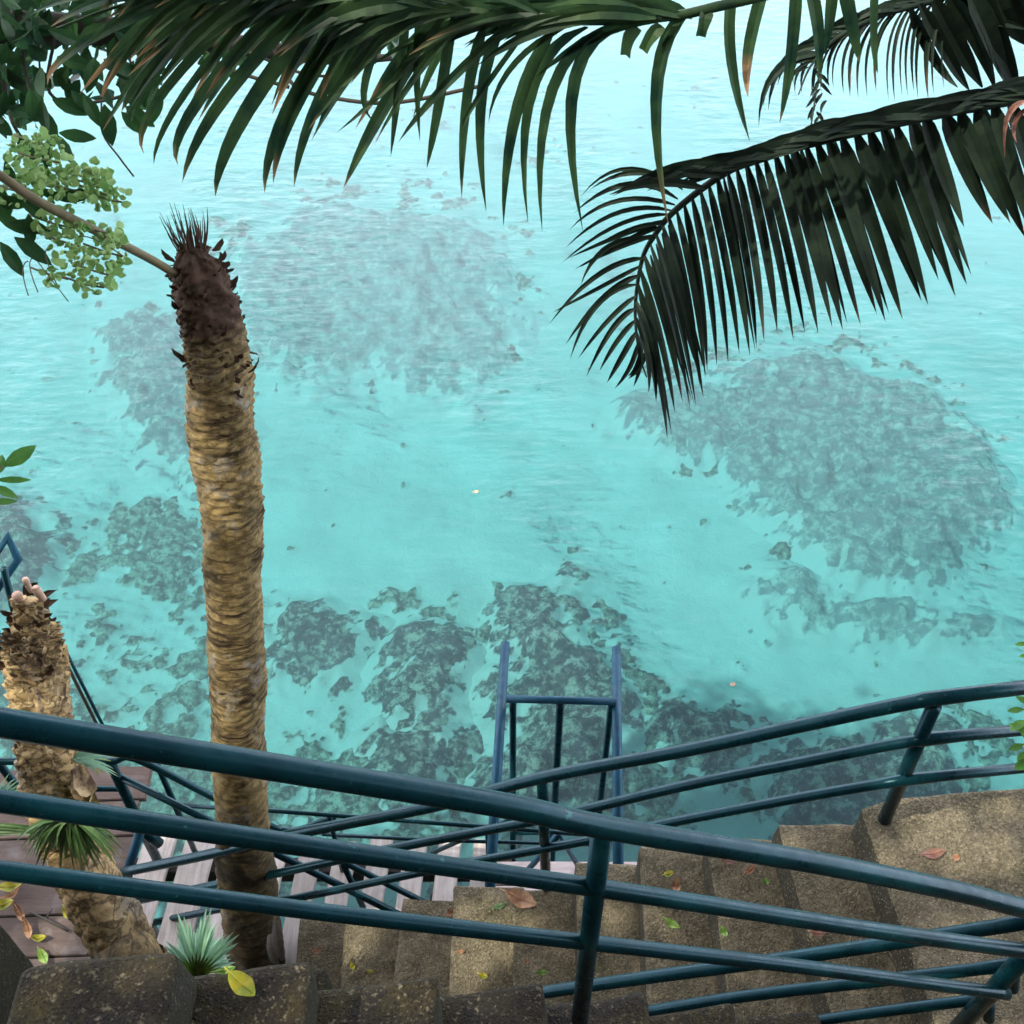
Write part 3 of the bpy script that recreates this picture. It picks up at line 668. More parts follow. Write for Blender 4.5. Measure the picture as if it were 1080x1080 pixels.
# scaly stump on the left
tp = [((150,1050),92,1.55),((132,1000),70,1.66),((100,940),70,1.82),((72,880),66,1.98),((57,830),64,2.10),((48,780),61,2.20),((41,730),58,2.30),((36,692),60,2.38),((33,668),40,2.42),((31,650),28,2.45),((28,632),20,2.48)]
ctrl2 = []
for (xy, wpx, Yw) in tp:
    c = PY(*xy, Yw); ctrl2.append((c, rad(wpx, c)/2*.88))
b0 = ctrl2[0][0]; ctrl2 = [(Vector((b0.x+.05, b0.y-.1, .9)), ctrl2[0][1]*1.1)]+ctrl2
p2t = empty('palm_tree', ctrl2[0][0], 'shorter leaning palm trunk with scaly yellowish bark and pale cut stubs, at the left edge', 'palm tree', 'dead palm trunks')
me, tot = trunk_mesh(ctrl2, ringgap=.05, ringamp=.012, ragged=.012, moss_shade=2.1); link('trunk', me, MBARK2, p2t)
sc = MB()
def scale_leaf(mb, c, axis, rv, r, w, h, out):
    tg = axis.cross(rv).normalized(); p = c+rv*r
    vs = []; 
    for i in range(5):
        t = i/4; ww = w*(1-.75*t**2)
        o_ = rv*(out*t**1.3); q = p+axis*h*t+o_
        jag = random.uniform(-.004, .004)
        vs += [q-tg*ww/2-rv*.012, q+rv*.006+axis*jag, q+tg*ww/2-rv*.012]
    fs = []
    for i in range(4):
        a = i*3; fs += [(a, a+1, a+4, a+3), (a+1, a+2, a+5, a+4)]
    mb.add(vs, fs)
NR = 34
for k in range(NR):
    f = k/(NR-1); s = 5.0+f*3.9          # between control 5 (mid) and 9 (top)
    i = int(s); ff = s-i; c = ctrl2[i][0].lerp(ctrl2[i+1][0], ff); r_ = ctrl2[i][1]*(1-ff)+ctrl2[i+1][1]*ff
    d = (ctrl2[i+1][0]-ctrl2[i][0]).normalized()
    for q in range(11):
        a = q*6.283/11+k*.9+random.uniform(-.25, .25); a0 = Vector((math.cos(a), math.sin(a), 0)); rv = (a0-d*a0.dot(d)).normalized()
        scale_leaf(sc, c, d, rv, r_*.97+.004, random.uniform(.04, .085), random.uniform(.02, .045), random.uniform(.004, .012)+.022*f**3)
sc.build('leaf_scales', MSCALE, p2t, False)
fb = MB(); c = ctrl2[-1][0]
for k in range(60):
    i = random.choice([-4, -3, -2]); cc, r_ = ctrl2[i]; a = random.uniform(0, 6.28); rv = Vector((math.cos(a), math.sin(a), 0))
    p0 = cc+rv*r_*.9; ln = random.uniform(.03, .09); p2 = p0+rv*ln*.6+Vector((0, 0, ln*random.uniform(-.1, .9))); blade(fb, p0, (p0+p2)/2+rv*.01, p2, random.uniform(.012, .03), 3, None, .3)
for (ax_, ay_), (bx_, by_) in (((38,640),(60,622)), ((22,640),(8,628)), ((30,632),(30,612)), ((40,650),(62,632)), ((34,628),(40,614))):
    p0 = PD(ax_, ay_, (c-EYE).length*.98); p2 = PD(bx_, by_, (c-EYE).length*.96); blade(fb, p0, (p0+p2)/2+Vector((0, 0, .02)), p2, .03, 4, None, .4)
tag(fb.build('frayed_fibres', MFIB, p2t, False), kind='stuff')
for (x_, y_), rr_, dz in (((18,628), .026, .0), ((38,622), .024, .02), ((27,612), .016, .05)):
    p = PY(x_, y_, 2.47); v0 = Vector((random.uniform(-.3, .3), random.uniform(-.2, .2), 1)).normalized()
    q = spline([p-v0*.06, p-v0*.02, p+v0*.006], 4); b = MB(); b.tube(q, [rr_*.68*k*random.uniform(.85,1.15) for k in (.7, .75, .8, .85, .9, .95, 1.0, 1.0, .97)], 9); b.build('cut_stub', MCUT, p2t)
fb = MB()
for k in range(14):                                # dead sheath flap on right side of the stump
    a = PY(84+random.uniform(-8, 8), 812+random.uniform(-6, 20), 2.1); b = PY(98+random.uniform(-14, 8), 845+random.uniform(-16, 18), 2.02)
    blade(fb, a, (a+b)/2+Vector((.03, -.05, .01)), b, random.uniform(.03, .07), 4, None, .5)
fb.build('dead_sheath', MSCALE, p2t, False)

# ================================================================== FRONDS of the coconut palm to the right
crown = PD(1290, -160, 3.2)
cp = empty('coconut_palm', (crown.x+.3, crown.y+.1, -1.5), 'coconut palm off the right edge whose long dark green fronds hang over the water', 'palm tree')
ctrl3 = [(Vector((crown.x+.9, 1.6, -1.5)), .17), (Vector((crown.x+.75, 2.0, 2)), .15), (Vector((crown.x+.4, crown.y, crown.z-1.3)), .13), (Vector((crown.x+.1, crown.y, crown.z)), .12)]
me, _ = trunk_mesh(ctrl3, n=32, steps=6); link('trunk', me, MBARK, cp)
def leafl(mb, pts, d0, wpx, dry=None, n=9, tip0=0, dd=.85, rnd=.08):
    """leaflet through three photo points; it hangs, so it gets farther as it drops"""
    (x0, y0), (x1, y1), (x2, y2) = pts; q = []
    for (x, y) in pts:
        q.append(d0*(1+dd*max(-.3, (y-y0)/F)))
    q[1] += random.uniform(-rnd, rnd)*.3; q[2] += random.uniform(-rnd, rnd)
    p = [PD(x, y, q_) for (x, y), q_ in zip(pts, q)]
    side = (EYE-p[1]).normalized()+Vector((random.uniform(-.35, .35), random.uniform(-.35, .35), random.uniform(-.2, .2)))
    blade(mb, p[0], p[1], p[2], wpx*(1.02 if mb is not globals().get('L2') else .86)*d0/F, n, dry, random.choice((.35, .5, .6)), side.normalized(), tip0)
def frond(name, rach, rr, mat=MFROND):
    o = tube(name, spline(rach, 6), list(np.linspace(rr[0], rr[1], (len(rach)-1)*6+1)), mat, cp, 10); return o
D1 = 2.75
rach1 = [PD(1290, -160, 3.0), PD(1000, -70, 2.85), (PD(860, -20, D1)), PD(760, 6, D1), PD(700, 18, D1), PD(600, 22, D1), PD(500, 12, D1), PD(400, -4, D1), PD(300, -12, D1), PD(210, -10, D1), PD(130, 5, D1), PD(60, 30, D1)]
f1 = frond('frond', rach1, (.016, .003))
f1['label'] = 'long frond along the top edge with broad hanging leaflets'
L1 = MB()
hand = [(((655,30),(604,92),(615,245)),15,None),(((637,30),(579,105),(572,246)),13,None),(((619,28),(561,97),(557,237)),13,None),(((585,26),(543,119),(531,239)),15,None),
 (((530,26),(507,108),(513,225)),13,None),(((512,22),(492,108),(487,210)),12,.1),(((478,16),(463,108),(450,178)),12,None),(((465,14),(402,119),(362,199)),16,.05),
 (((726,12),(694,92),(705,238)),16,.13),(((775,-25),(769,54),(791,150)),14,None),(((812,-30),(791,48),(789,103)),14,.45),(((840,-35),(834,54),(822,131)),14,.1),
 (((850,-30),(862,30),(863,82)),14,None),(((885,-45),(898,20),(907,67)),16,.1),(((925,-55),(921,30),(926,78)),9,None),(((880,-40),(876,10),(870,60)),13,None),
 (((400,-4),(333,110),(310,198)),15,.1),(((385,-4),(312,110),(288,194)),15,.16),(((378,-4),(300,120),(279,204)),16,.12),(((350,-6),(255,125),(227,208)),18,.05),
 (((335,-8),(232,108),(192,193)),15,.12),(((310,-10),(205,112),(188,175)),14,.14),(((285,-10),(190,105),(162,174)),9,None),(((275,-10),(168,102),(152,163)),11,.25),
 (((255,-10),(165,68),(128,118)),14,.08),(((225,-10),(160,85),(138,130)),8,None),(((205,-8),(85,47),(50,90)),10,.35),(((190,-8),(128,62),(108,104)),10,.35),
 (((430,2),(420,90),(412,166)),10,None),(((420,0),(385,90),(398,130)),10,None),(((445,5),(440,70),(443,150)),9,None),(((540,26),(470,90),(420,150)),10,None),(((560,26),(500,110),(489,140)),6,None),
 (((470,14),(420,80),(355,140)),8,None),(((600,26),(540,70),(515,130)),7,None)]
for pts, wpx, dry in hand: leafl(L1, pts, D1, wpx, dry)
for (a, b, c_) in (((672,28),(664,38),(660,58)), ((697,26),(686,38),(678,53)), ((712,24),(704,36),(701,54)), ((745,10),(742,22),(738,38))): leafl(L1, (a, b, c_), D1, 15, .0, 5, .75)
for k in range(88):                               # the upper rank, swept over the rib toward the tip
    t = k/87; x0 = 730-560*t; y0 = np.interp(x0, [130, 300, 500, 700], [3, -12, 12, 18])
    ln = random.uniform(110, 190)*(1-.25*t); up = random.uniform(-48, 40)-10*t
    x2 = x0-ln*random.uniform(.85, 1.05); y2 = y0+up+ln*.20
    leafl(L1, ((x0, y0), ((x0+x2)/2, (y0+y2)/2-16), (x2, y2)), D1*random.uniform(.97, 1.03), random.uniform(10, 15), random.choice((None, None, .12)))
for k in range(40):                                # lower rank, inner overlapping streaks
    t = k/39; x0 = 520-330*t; y0 = np.interp(x0, [130, 300, 500, 700], [3, -12, 12, 18])
    ln = random.uniform(110, 185); ang = math.radians(random.uniform(20, 52)+12*(1-t))
    x2 = x0-ln*math.cos(ang); y2 = min(y0+ln*math.sin(ang), 165)
    leafl(L1, ((x0, y0), ((x0+x2)/2-4, (y0+y2)/2-10), (x2, y2)), D1*random.uniform(.98, 1.06), random.uniform(9, 14), random.choice((None, .1, .2, .3)))
L1.build('leaflets', MFROND, f1, False)

D2 = 3.3
r2px = [(1290,40),(1180,85),(1080,103),(979,122),(870,147),(800,168),(762,184),(712,222),(690,249),(677,275),(670,325),(674,372),(682,398)]
rach2 = [PD(x, y, D2*(1+.35*max(0, y-150)/F)) for x, y in r2px]
f2 = frond('frond', rach2, (.02, .0022), MFRONDD)
f2['label'] = 'arching frond on the right whose comb of leaflets droops and curls at its tip'
L2 = MB()
tips = [((1090,102),(1150,270)),((1065,106),(1120,262)),((1048,109),(1100,268)),((1030,112),(1082,252)),((1012,116),(1066,236)),((996,119),(1047,236)),((975,122),(1017,240)),((960,126),(1020,301)),((944,130),(1008,314)),((930,133),(990,296)),((917,136),(979,322)),((903,140),(972,318)),((888,144),(952,337)),((873,147),(934,340)),((862,150),(925,332)),((850,153),(908,344)),
 ((838,157),(889,349)),((828,160),(878,346)),((818,163),(863,352)),((807,166),(849,351)),((797,169),(837,360)),((787,173),(820,352)),((777,178),(806,362)),((767,182),(798,368)),((757,188),(791,376)),((748,195),(780,375)),((739,202),(768,382)),((730,209),(756,386)),((722,216),(746,392)),((714,223),(744,400)),((706,230),(738,408)),((699,238),(742,420)),((692,247),(734,428)),((686,258),(728,432)),((680,270),(720,425)),((676,285),(712,436)),((673,300),(704,464)),((671,318),(692,425)),((671,335),(684,415)),((672,350),(668,408)),((675,370),(662,400))]
for (x0, y0), (x2, y2) in tips:
    t = (1100-x0)/450; bow = 14+10*t
    wpx = np.interp(x0, [670, 720, 800, 900, 1000, 1100], [9, 10, 14, 18, 20, 19])*random.uniform(.8, 1.12)
    nx_ = -(y2-y0); ny_ = x2-x0; nl = math.hypot(nx_, ny_)
    mx_ = (x0+x2)/2-nx_/nl*bow*(.3 if x0 > 800 else 1.0)*(-1); my_ = (y0+y2)/2-ny_/nl*bow*.6*(-1)
    leafl(L2, ((x0, y0), (x0*.55+x2*.45+bow*.25*(1 if x0 < 960 else .2), y0*.5+y2*.5), (x2, y2)), D2, wpx, random.choice((None, None, .06, .12)), 10, 0, .35, .12)
    if random.random() < .3:
        leafl(L2, ((x0+6, y0-1), (x0*.55+x2*.45+8, y0*.52+y2*.48), (x2+random.uniform(2, 10), y2-random.uniform(2, 26))), D2*1.015, wpx*.6, None, 8, 0, .35, .1)
left = [((720,200),(660,178),(612,208)),((722,196),(670,182),(622,200)),((715,210),(660,195),(604,226)),((712,216),(650,212),(600,243)),((708,222),(650,225),(596,262)),((706,226),(650,238),(592,278)),((702,232),(650,250),(600,272)),((698,236),(665,242),(624,262)),((695,240),(668,250),(612,282)),((690,248),(650,262),(606,284)),((688,252),(640,262),(612,302)),
 ((680,272),(630,290),(579,342)),((677,280),(630,305),(582,330)),((674,290),(635,315),(596,364)),((672,300),(630,322),(601,380)),((671,312),(640,340),(610,378)),((670,325),(645,348),(618,398)),((670,338),(650,362),(632,392)),((671,350),(655,378),(640,404)),((673,362),(664,388),(648,410)),((676,372),(670,390),(662,396))]
for p3 in left: leafl(L2, p3, D2*1.02, random.uniform(5.5, 8.5), None, 9, 0, .35, .05)
for k in range(60):                                # upper rank folded forward along the rib
    x0 = 1230-k*8.4; y0 = np.interp(-x0, [-1290, -1180, -1080, -979, -870, -800, -762, -712], [40, 85, 103, 122, 147, 168, 184, 222])
    ln = random.uniform(80, 150); x2 = x0-ln; y2 = np.interp(-x2, [-1290, -1180, -1080, -979, -870, -800, -762, -712, -600], [40, 85, 103, 122, 147, 168, 184, 200, 220])-random.uniform(-2, 13)
    if x2 < 640: continue
    leafl(L2, ((x0, y0), ((x0+x2)/2, (y0+y2)/2-random.uniform(5, 14)), (x2, y2)), D2*.99, random.uniform(10, 17), None, 7, 0, .3, .05)
L2.build('leaflets', MFRONDD, f2, False)
bl = MB(); leafl(bl, ((1095,108),(1066,118),(1060,166)), D2*.96, 7, None, 8, .1); leafl(bl, ((1085,112),(1070,130),(1072,150)), D2*.96, 6, None, 6, .1)
bl.build('dead_leaflet', MPINK, f2, False)

D3 = 3.9
rach3 = [PD(1290, -110, 3.4), PD(1160, -50, 3.7), PD(1060, -22, D3), PD(980, 2, D3), PD(925, 18, D3), PD(880, 42, D3), PD(855, 70, D3), PD(842, 100, D3)]
f3 = frond('frond', rach3, (.018, .002), MFRONDD)
f3['label'] = 'small frond in the upper right corner with thin hooked leaflets'
L3 = MB()
for k in range(26):
    t = k/25; x0 = 1010-155*t; y0 = np.interp(-x0, [-1060, -980, -925, -880, -855, -842], [-22, 2, 18, 42, 70, 100])
    x2 = 1000-165*t+random.uniform(-4, 4)-6; y2 = 100+6*math.sin(k)+random.uniform(-6, 10)
    leafl(L3, ((x0, y0), ((x0*.35+x2*.65)-6, y0*.6+y2*.4), (x2, y2)), D3, random.uniform(2.5, 4.5), random.choice((None, None, .3)), 10, 0, .4, .05)
for k in range(24):
    x0 = 1000-k*6; y0 = np.interp(-x0, [-1060, -980, -925, -880, -855, -842], [-22, 2, 18, 42, 70, 100])
    leafl(L3, ((x0, y0), (x0-45, y0+2+k*.6), (x0-85+k, y0+38+random.uniform(-12, 12)+k)), D3, random.uniform(5, 9), None, 8)
for (a, b, c_, w_) in (((985,0),(1012,50),(1036,92),20), ((1020,-12),(1045,45),(1062,90),22), ((1045,-18),(1062,20),(1084,48),20), ((1060,-20),(1080,15),(1100,60),24), ((1000,-5),(1030,40),(1050,95),18), ((1080,-30),(1100,20),(1120,80),26), ((1030,-15),(1055,50),(1075,100),22), ((1010,-10),(1030,10),(1080,30),20), ((970,4),(1000,60),(1022,95),14), ((960,8),(985,60),(1010,92),12), ((1095,-30),(1095,30),(1100,90),26)):
    leafl(L3, (a, b, c_), D3*.99, w_, None, 8, .1)
L3.build('leaflets', MFRONDD, f3, False)
fs_ = MB()
for k in range(16):
    a = (864+random.uniform(-5, 8), 62+k*4); s_ = random.choice((-1, 1)); leafl(fs_, (a, (a[0]+s_*5, a[1]+6), (a[0]+s_*random.uniform(5, 12)+2, a[1]+random.uniform(10, 18))), 3.7, 4, None, 4)
fs_.tube([PD(868, 50, 3.7), PD(862, 90, 3.7), PD(855, 135, 3.7)], .003, 6)
fs_.build('withered_leaf_tip', MFRONDD, cp, False)

# ================================================================== BROADLEAF TREE (upper left) and its crown over the stairs
bt = empty('broadleaf_tree', (-4.6, 1.2, 0), 'dark leafy tree at the upper left whose bough crosses behind the long frond', 'tree')
tube('trunk', spline([(-4.6, 1.2, -2), (-4.4, 1.3, 2), (-4.1, 1.6, 4.5), (-3.6, 1.0, 7.2), (-2.6, .2, 9)], 6), list(np.linspace(.24, .12, 25)), MROCK, bt)
D0 = 3.5
tube('bough', spline([(-4.1, 1.6, 4.6), PD(-200, 15, 3.6), PD(-40, 26, D0), PD(80, 31, D0), PD(200, 40, D0), PD(290, 54, D0), PD(360, 62, D0), PD(430, 60, D0+.1)], 5), list(np.linspace(.075, .008, 36)), MTWIG, bt)
tw = MB()
for pts, r_ in (([(290,54),(310,90),(355,104),(420,108),(510,90)], .006), ([(200,40),(240,72),(305,92)], .006), ([(60,30),(50,90),(70,108),(110,106),(150,92),(175,62)], .005), ([(107,105),(108,140),(125,165),(141,186)], .003),
                ([(20,30),(30,90),(45,130),(60,148)], .005), ([(0,60),(10,120),(25,150)], .006), ([(120,30),(150,90),(160,110)], .004), ([(250,50),(330,80),(380,70)], .005), ([(40,36),(45,120),(52,145)], .003)):
    tw.tube(spline([PD(x, y, D0-.05) for x, y in pts], 4), r_, 6)
tw.build('twigs', MTWIG, bt)
def leaf_ell(mb, c, d, nrm, L, W, fold=.25):
    d = d.normalized(); s = d.cross(nrm).normalized(); n_ = s.cross(d).normalized(); vs = []; fs = []
    prof = [(0, .06), (.18, .62), (.42, 1), (.68, .86), (.88, .42), (1, .02)]
    for t, w_ in prof:
        p = c+d*L*t-n_*L*.16*(t*t); vs += [p-s*W/2*w_+n_*fold*W*.3*w_, p, p+s*W/2*w_+n_*fold*W*.3*w_]
    for i in range(5):
        a = i*3; fs += [(a, a+1, a+4, a+3), (a+1, a+2, a+5, a+4)]
    mb.add(vs, fs)
def rv3(): 
    v_ = Vector((random.gauss(0, 1), random.gauss(0, 1), random.gauss(0, 1))); return v_.normalized()
lv = MB()
def leaves_px(mb, n, fx, dlo, dhi, Lr=(.07, .11), wr=.42, flat=.5):
    for _ in range(n):
        x, y = fx(); p = PD(x, y, random.uniform(dlo, dhi)); d = rv3()+Vector((.1, 0, -.5)); nr_ = (EYE-p).normalized()*flat+rv3()*(1-flat)
        L = random.uniform(*Lr); leaf_ell(mb, p-d.normalized()*L/2, d, nr_, L, L*random.uniform(wr*.85, wr*1.2))
leaves_px(lv, 560, lambda: (random.uniform(-120, 55)-abs(random.gauss(0, 12)), random.uniform(-60, 132)), 3.2, 3.9)
leaves_px(lv, 130, lambda: (random.uniform(30, 200), random.uniform(-30, 45)), 3.3, 3.7)
leaves_px(lv, 60, lambda: (random.uniform(60, 170), random.uniform(40, 110)), 3.35, 3.6)
leaves_px(lv, 46, lambda: (random.uniform(190, 420), random.uniform(20, 70)), 3.4, 3.7)
for x, y, a, L in ((55,105,20,38),(88,100,60,34),(110,110,80,40),(132,112,35,34),(165,90,95,38),(50,118,80,34),(150,70,60,30),(100,60,100,36),(128,118,45,30),(60,60,15,36),(20,140,70,34),(40,140,95,30),(75,95,50,26),(160,75,100,36)):
    p = PD(x, y, 3.3); q = PD(x+L*math.cos(math.radians(a)), y+L*math.sin(math.radians(a)), 3.32); leaf_ell(lv, p, q-p, (EYE-p).normalized()+rv3()*.3, (q-p).length*1.1, (q-p).length*.48)
# sprays near the pale cluster
for x, y, a, L in ((62,140,10,36),(60,142,60,32),(0,195,80,40),(20,205,45,36),(-5,225,30,38),(10,235,10,40),(0,255,55,40),(-5,190,100,40),(30,225,85,34),(5,170,70,30),(-8,280,90,34),(40,200,20,26),(60,210,-10,36),(50,148,95,28),(15,250,35,44),(-10,210,10,40)):
    p = PD(x, y, 3.0); q = PD(x+L*math.cos(math.radians(a)), y+L*math.sin(math.radians(a)), 3.02); leaf_ell(lv, p, q-p, (EYE-p).normalized()+rv3()*.4, (q-p).length*1.1, (q-p).length*.42)
lv.build('foliage', MLEAF, bt, False)
# overhead crown: clumps of leaves out of the picture above the stairs
cr = MB()
clumps = [Vector((random.uniform(-7, 3.0), random.uniform(-4.5, 1.15), random.uniform(8.3, 10.2))) for _ in range(360)]
clumps = [c for c in clumps]
for y_ in list(range(290, 1000, 22)):                # unseen leaf clumps added along the sun's rays to shade the trunks
    q = PY(240, y_, float(np.interp(y_, [300, 500, 700, 1000], [2.95, 2.78, 2.56, 2.1]))); clumps.append(q+SUN*((random.uniform(8.6, 9.6)-q.z)/SUN.z)); clumps.append(q+SUN*((random.uniform(8.6, 9.6)-q.z)/SUN.z))
for y_ in range(860, 1010, 25):
    q = PY(100, y_, 1.85); clumps += [q+SUN*((9-q.z)/SUN.z)]*2
gaps = [(PY(222, 484, 2.72), .19), (PY(232, 602, 2.55), .16), (PY(235, 695, 2.46), .23), (P(380, 990, 1.7), .2), (P(500, 980, 2.1), .2), (P(640, 960, 2.4), .12), (PY(20, 720, 2.3), .15), (P(268, 1055, 4.07), .14), (P(430, 1058, 3.9), .12), (P(395, 1040, 3.9), .08),
        (PY(45, 760, 2.1), .2), (PY(40, 850, 1.9), .1), (P(340, 920, ZD), .35), (P(460, 915, ZD), .3), (P(200, 900, ZD), .2), (P(60, 985, ZD), .16), (P(1000, 880, ZL), .16), (P(850, 900, ZL), .10), (P(700, 930, 2.6), .09), (P(560, 980, 2.3), .08), (PY(230, 960, 2.0), .06)]  # leaves left out along the sun's rays to shape the dapples
for c in clumps:
    for _ in range(70):
        p = c+Vector((random.gauss(0, .38), random.gauss(0, .38), random.gauss(0, .25))); L = random.uniform(.12, .19)
        if any(((p-g)-SUN*((p-g).dot(SUN))).length < r_ for g, r_ in gaps): continue
        leaf_ell(cr, p, rv3(), rv3()+Vector((0, 0, .8)), L, L*.55)
cr.build('crown', MLEAF, bt, False)
for a, b, c_ in (((-2.6, .2, 9), (-1, 0, 9.4), (1.8, .5, 9.6)), ((-2.6, .2, 9), (-1.6, -1.5, 9.6), (.5, -3, 10)), ((-3.6, 1., 7.2), (-4.5, 0, 9), (-6, -1, 9.8))):
    tube('branch', bez(a, b, c_, 8), list(np.linspace(.09, .02, 9)), MTWIG, bt)
# pale green bud cluster
bc = empty('budding_shrub', PD(-60, 230, 3.0), 'shrub spray with clusters of pale green buds hanging above the old stalk at left', 'shrub')
bb = MB(); stm = MB()
cl = [(40,165,38,22),(60,195,45,25),(90,190,30,22),(20,200,30,20),(105,200,18,22),(75,255,28,24),(62,290,16,14),(105,285,22,20),(118,265,18,18),(120,210,14,10),(45,150,20,10),(115,245,18,10),(98,300,20,10),(62,235,25,18)]
for (x, y, rx, ry) in cl:
    for _ in range(int(rx*ry/9)):
        a = random.uniform(0, 6.28); q = math.sqrt(random.random()); xx = x+rx*q*math.cos(a); yy = y+ry*q*math.sin(a)
        if xx > 138: continue
        p = PD(xx, yy, random.uniform(2.92, 3.12)); L = random.uniform(.013, .026); d = rv3()+Vector((.2, -.1, .1))
        d.normalize(); s_ = d.orthogonal().normalized(); 
        if random.random() < .5:
            leaf_ell(bb, p, d, (EYE-p).normalized()+rv3()*.5, L*1.3, L*.95); continue
        bb.tube([p-d*L*.5, p-d*L*.25, p+d*L*.1, p+d*L*.4, p+d*L*.52], [L*.06, L*.2, L*.3, L*.24, L*.05], 7)
    stm.tube(spline([PD(x-30, y-8, 3.05), PD(x-8, y, 3.03), PD(x+rx*.6, y+ry*.3, 3.0)], 3), .003, 5)
for x0, y0, x2, y2 in ((35,270,72,318),(30,275,30,312),(50,262,60,300),(35,272,40,308),(80,250,130,270)):
    stm.tube(bez(PD(x0, y0, 3.03), PD((x0+x2)/2-6, (y0+y2)/2-8, 3.02), PD(x2, y2, 3.0), 6), .0016, 5)
tag(bb.build('buds', MBUD, bc), kind='stuff'); stm.build('stems', MSTALK, bc)

# small sprigs at the frame edges
def sprig(loc_px, d, items, label, name='leafy_sprig'):
    o = empty(name, PD(*loc_px, d), label, 'plant'); b = MB(); s = MB()
    for x, y, a, L, wr in items:
        p = PD(x, y, d); q = PD(x+L*math.cos(math.radians(a)), y+L*math.sin(math.radians(a)), d*1.005); leaf_ell(b, p, q-p, (EYE-p).normalized()+rv3()*.35, (q-p).length, (q-p).length*wr)
        s.tube([PD(*loc_px, d), p.lerp(PD(*loc_px, d), .4)+Vector((0, 0, .01)), p], .0025, 5)
    b.build('leaves', MSPR, o, False); s.build('stem', MSTALK, o); return o
MSPR = mat_leaf('fresh_leaf_green', (.05, .15, .03), (.10, .24, .05), None, .35, 12, .25)
sprig((-20, 510), 3.0, [(4,492,-32,40,.42),(-4,506,0,36,.22),(-8,512,25,30,.35),(-2,500,-75,22,.5),(-10,530,-5,28,.3)], 'bright green leafy sprig poking in at the left edge beside the water')
sprig((1098, 760), 3.4, [(1080,748,175,18,.4),(1082,760,150,20,.5),(1085,770,195,22,.45),(1080,785,160,18,.45),(1082,792,120,18,.5),(1090,742,200,20,.4),(1086,800,140,20,.6),(1080,778,260,14,.4)], 'green sprig at the right edge between the top rails of the outer railing')
sprig((1098, 690), 3.6, [(1084,678,170,14,.4),(1086,690,165,12,.4)], 'tiny sprig at the right edge above the railing')

# ================================================================== GRASSY TUFTS, FAN PALM
def tuft(base, tips, wd, mat, label, name, cat, group=None, bow=.05):
    o = empty(name, base, label, cat, group); b = MB()
    for p2 in tips:
        m_ = (base+p2)/2+Vector((0, 0, bow)); blade(b, base+rv3()*.012, m_, p2, wd*random.uniform(.7, 1.2), 7, random.choice((None, .15, .3)), .3, (EYE-base).normalized()+rv3()*.3)
    b.build('blades', mat, o, False); return o
b_ = PY(70, 855, 1.98)
for bx, by, nn, spread, Lr, lab in ((78, 872, 90, (20, 165), (30, 68), 'dark spiky green tuft growing from the middle of the scaly leaning palm'),):
    tips = []
    for k in range(nn):
        a = math.radians(random.uniform(*spread)); L = random.uniform(*Lr); dd = random.uniform(1.75, 1.95)
        tips.append(PY(bx+L*math.cos(a)*1.05, by+L*math.sin(a)*.85, dd))
    tuft(PY(bx, by-10, 1.84), tips, .014, MGRASSD, lab, 'grassy_tuft', 'plant', 'tufts growing on the palms')
tips = [PY(0-random.uniform(-10, 40), 880+random.uniform(-12, 6), 1.9) for k in range(20)]
tuft(PY(52, 878, 1.9), tips, .012, MGRASSD, 'flat light green tuft reaching the left edge beside the scaly palm', 'grassy_tuft', 'plant', 'tufts growing on the palms', .02)
tips = [PY(90+random.uniform(0, 40), 800+random.uniform(-14, 22), 2.2) for k in range(26)]
tuft(PY(80, 800, 2.15), tips, .012, MGRASS, 'small pale tuft right of the scaly palm just under the thick top rail', 'grassy_tuft', 'plant', 'tufts growing on the palms', .02)
tips = [PY(-10+random.uniform(-20, 45), 835+random.uniform(-20, 8), 2.3) for k in range(18)]
tuft(PY(-5, 850, 2.3), tips, .012, MGRASS, 'small tuft at the left edge above the middle thick rail', 'grassy_tuft', 'plant', 'tufts growing on the palms', .02)
fp = PY(208, 1028, 1.62)
tips = []
for k in range(28):
    a = math.radians(-168+k*156/27); L = 60+10*math.sin(k*.9)+random.uniform(-5, 6)
    tips.append(PY(210+L*.72*math.cos(a), 1026+L*math.sin(a)*.98, 1.66+.12*abs(math.sin(a))))
o = empty('fan_palm', fp, 'small fan palm leaf, blue green with lime base, at the foot of the tall trunk', 'plant'); b = MB()
for p2 in tips: blade(b, fp, (fp+p2)/2+Vector((0, 0, .012)), p2, .020, 8, .0 if random.random() < .8 else .12, .7, (EYE-fp).normalized())
b.build('leaf_fan', MGRASS, o, False)
b = MB()
for k in range(14):
    a = math.radians(-160+k*140/13); p2 = PY(210+26*math.cos(a), 1026+24*math.sin(a), 1.62); blade(b, fp+Vector((0, -.012, 0)), (fp+p2)/2+Vector((0, -.012, .006)), p2+Vector((0, -.006, 0)), .012, 5, None, .6, (EYE-fp).normalized())
b.build('lime_fan_base', MGRL, o, False)
tube('leaf_stalk', [fp, fp+Vector((-.02, -.15, -.2))], .006, MGRL, o)

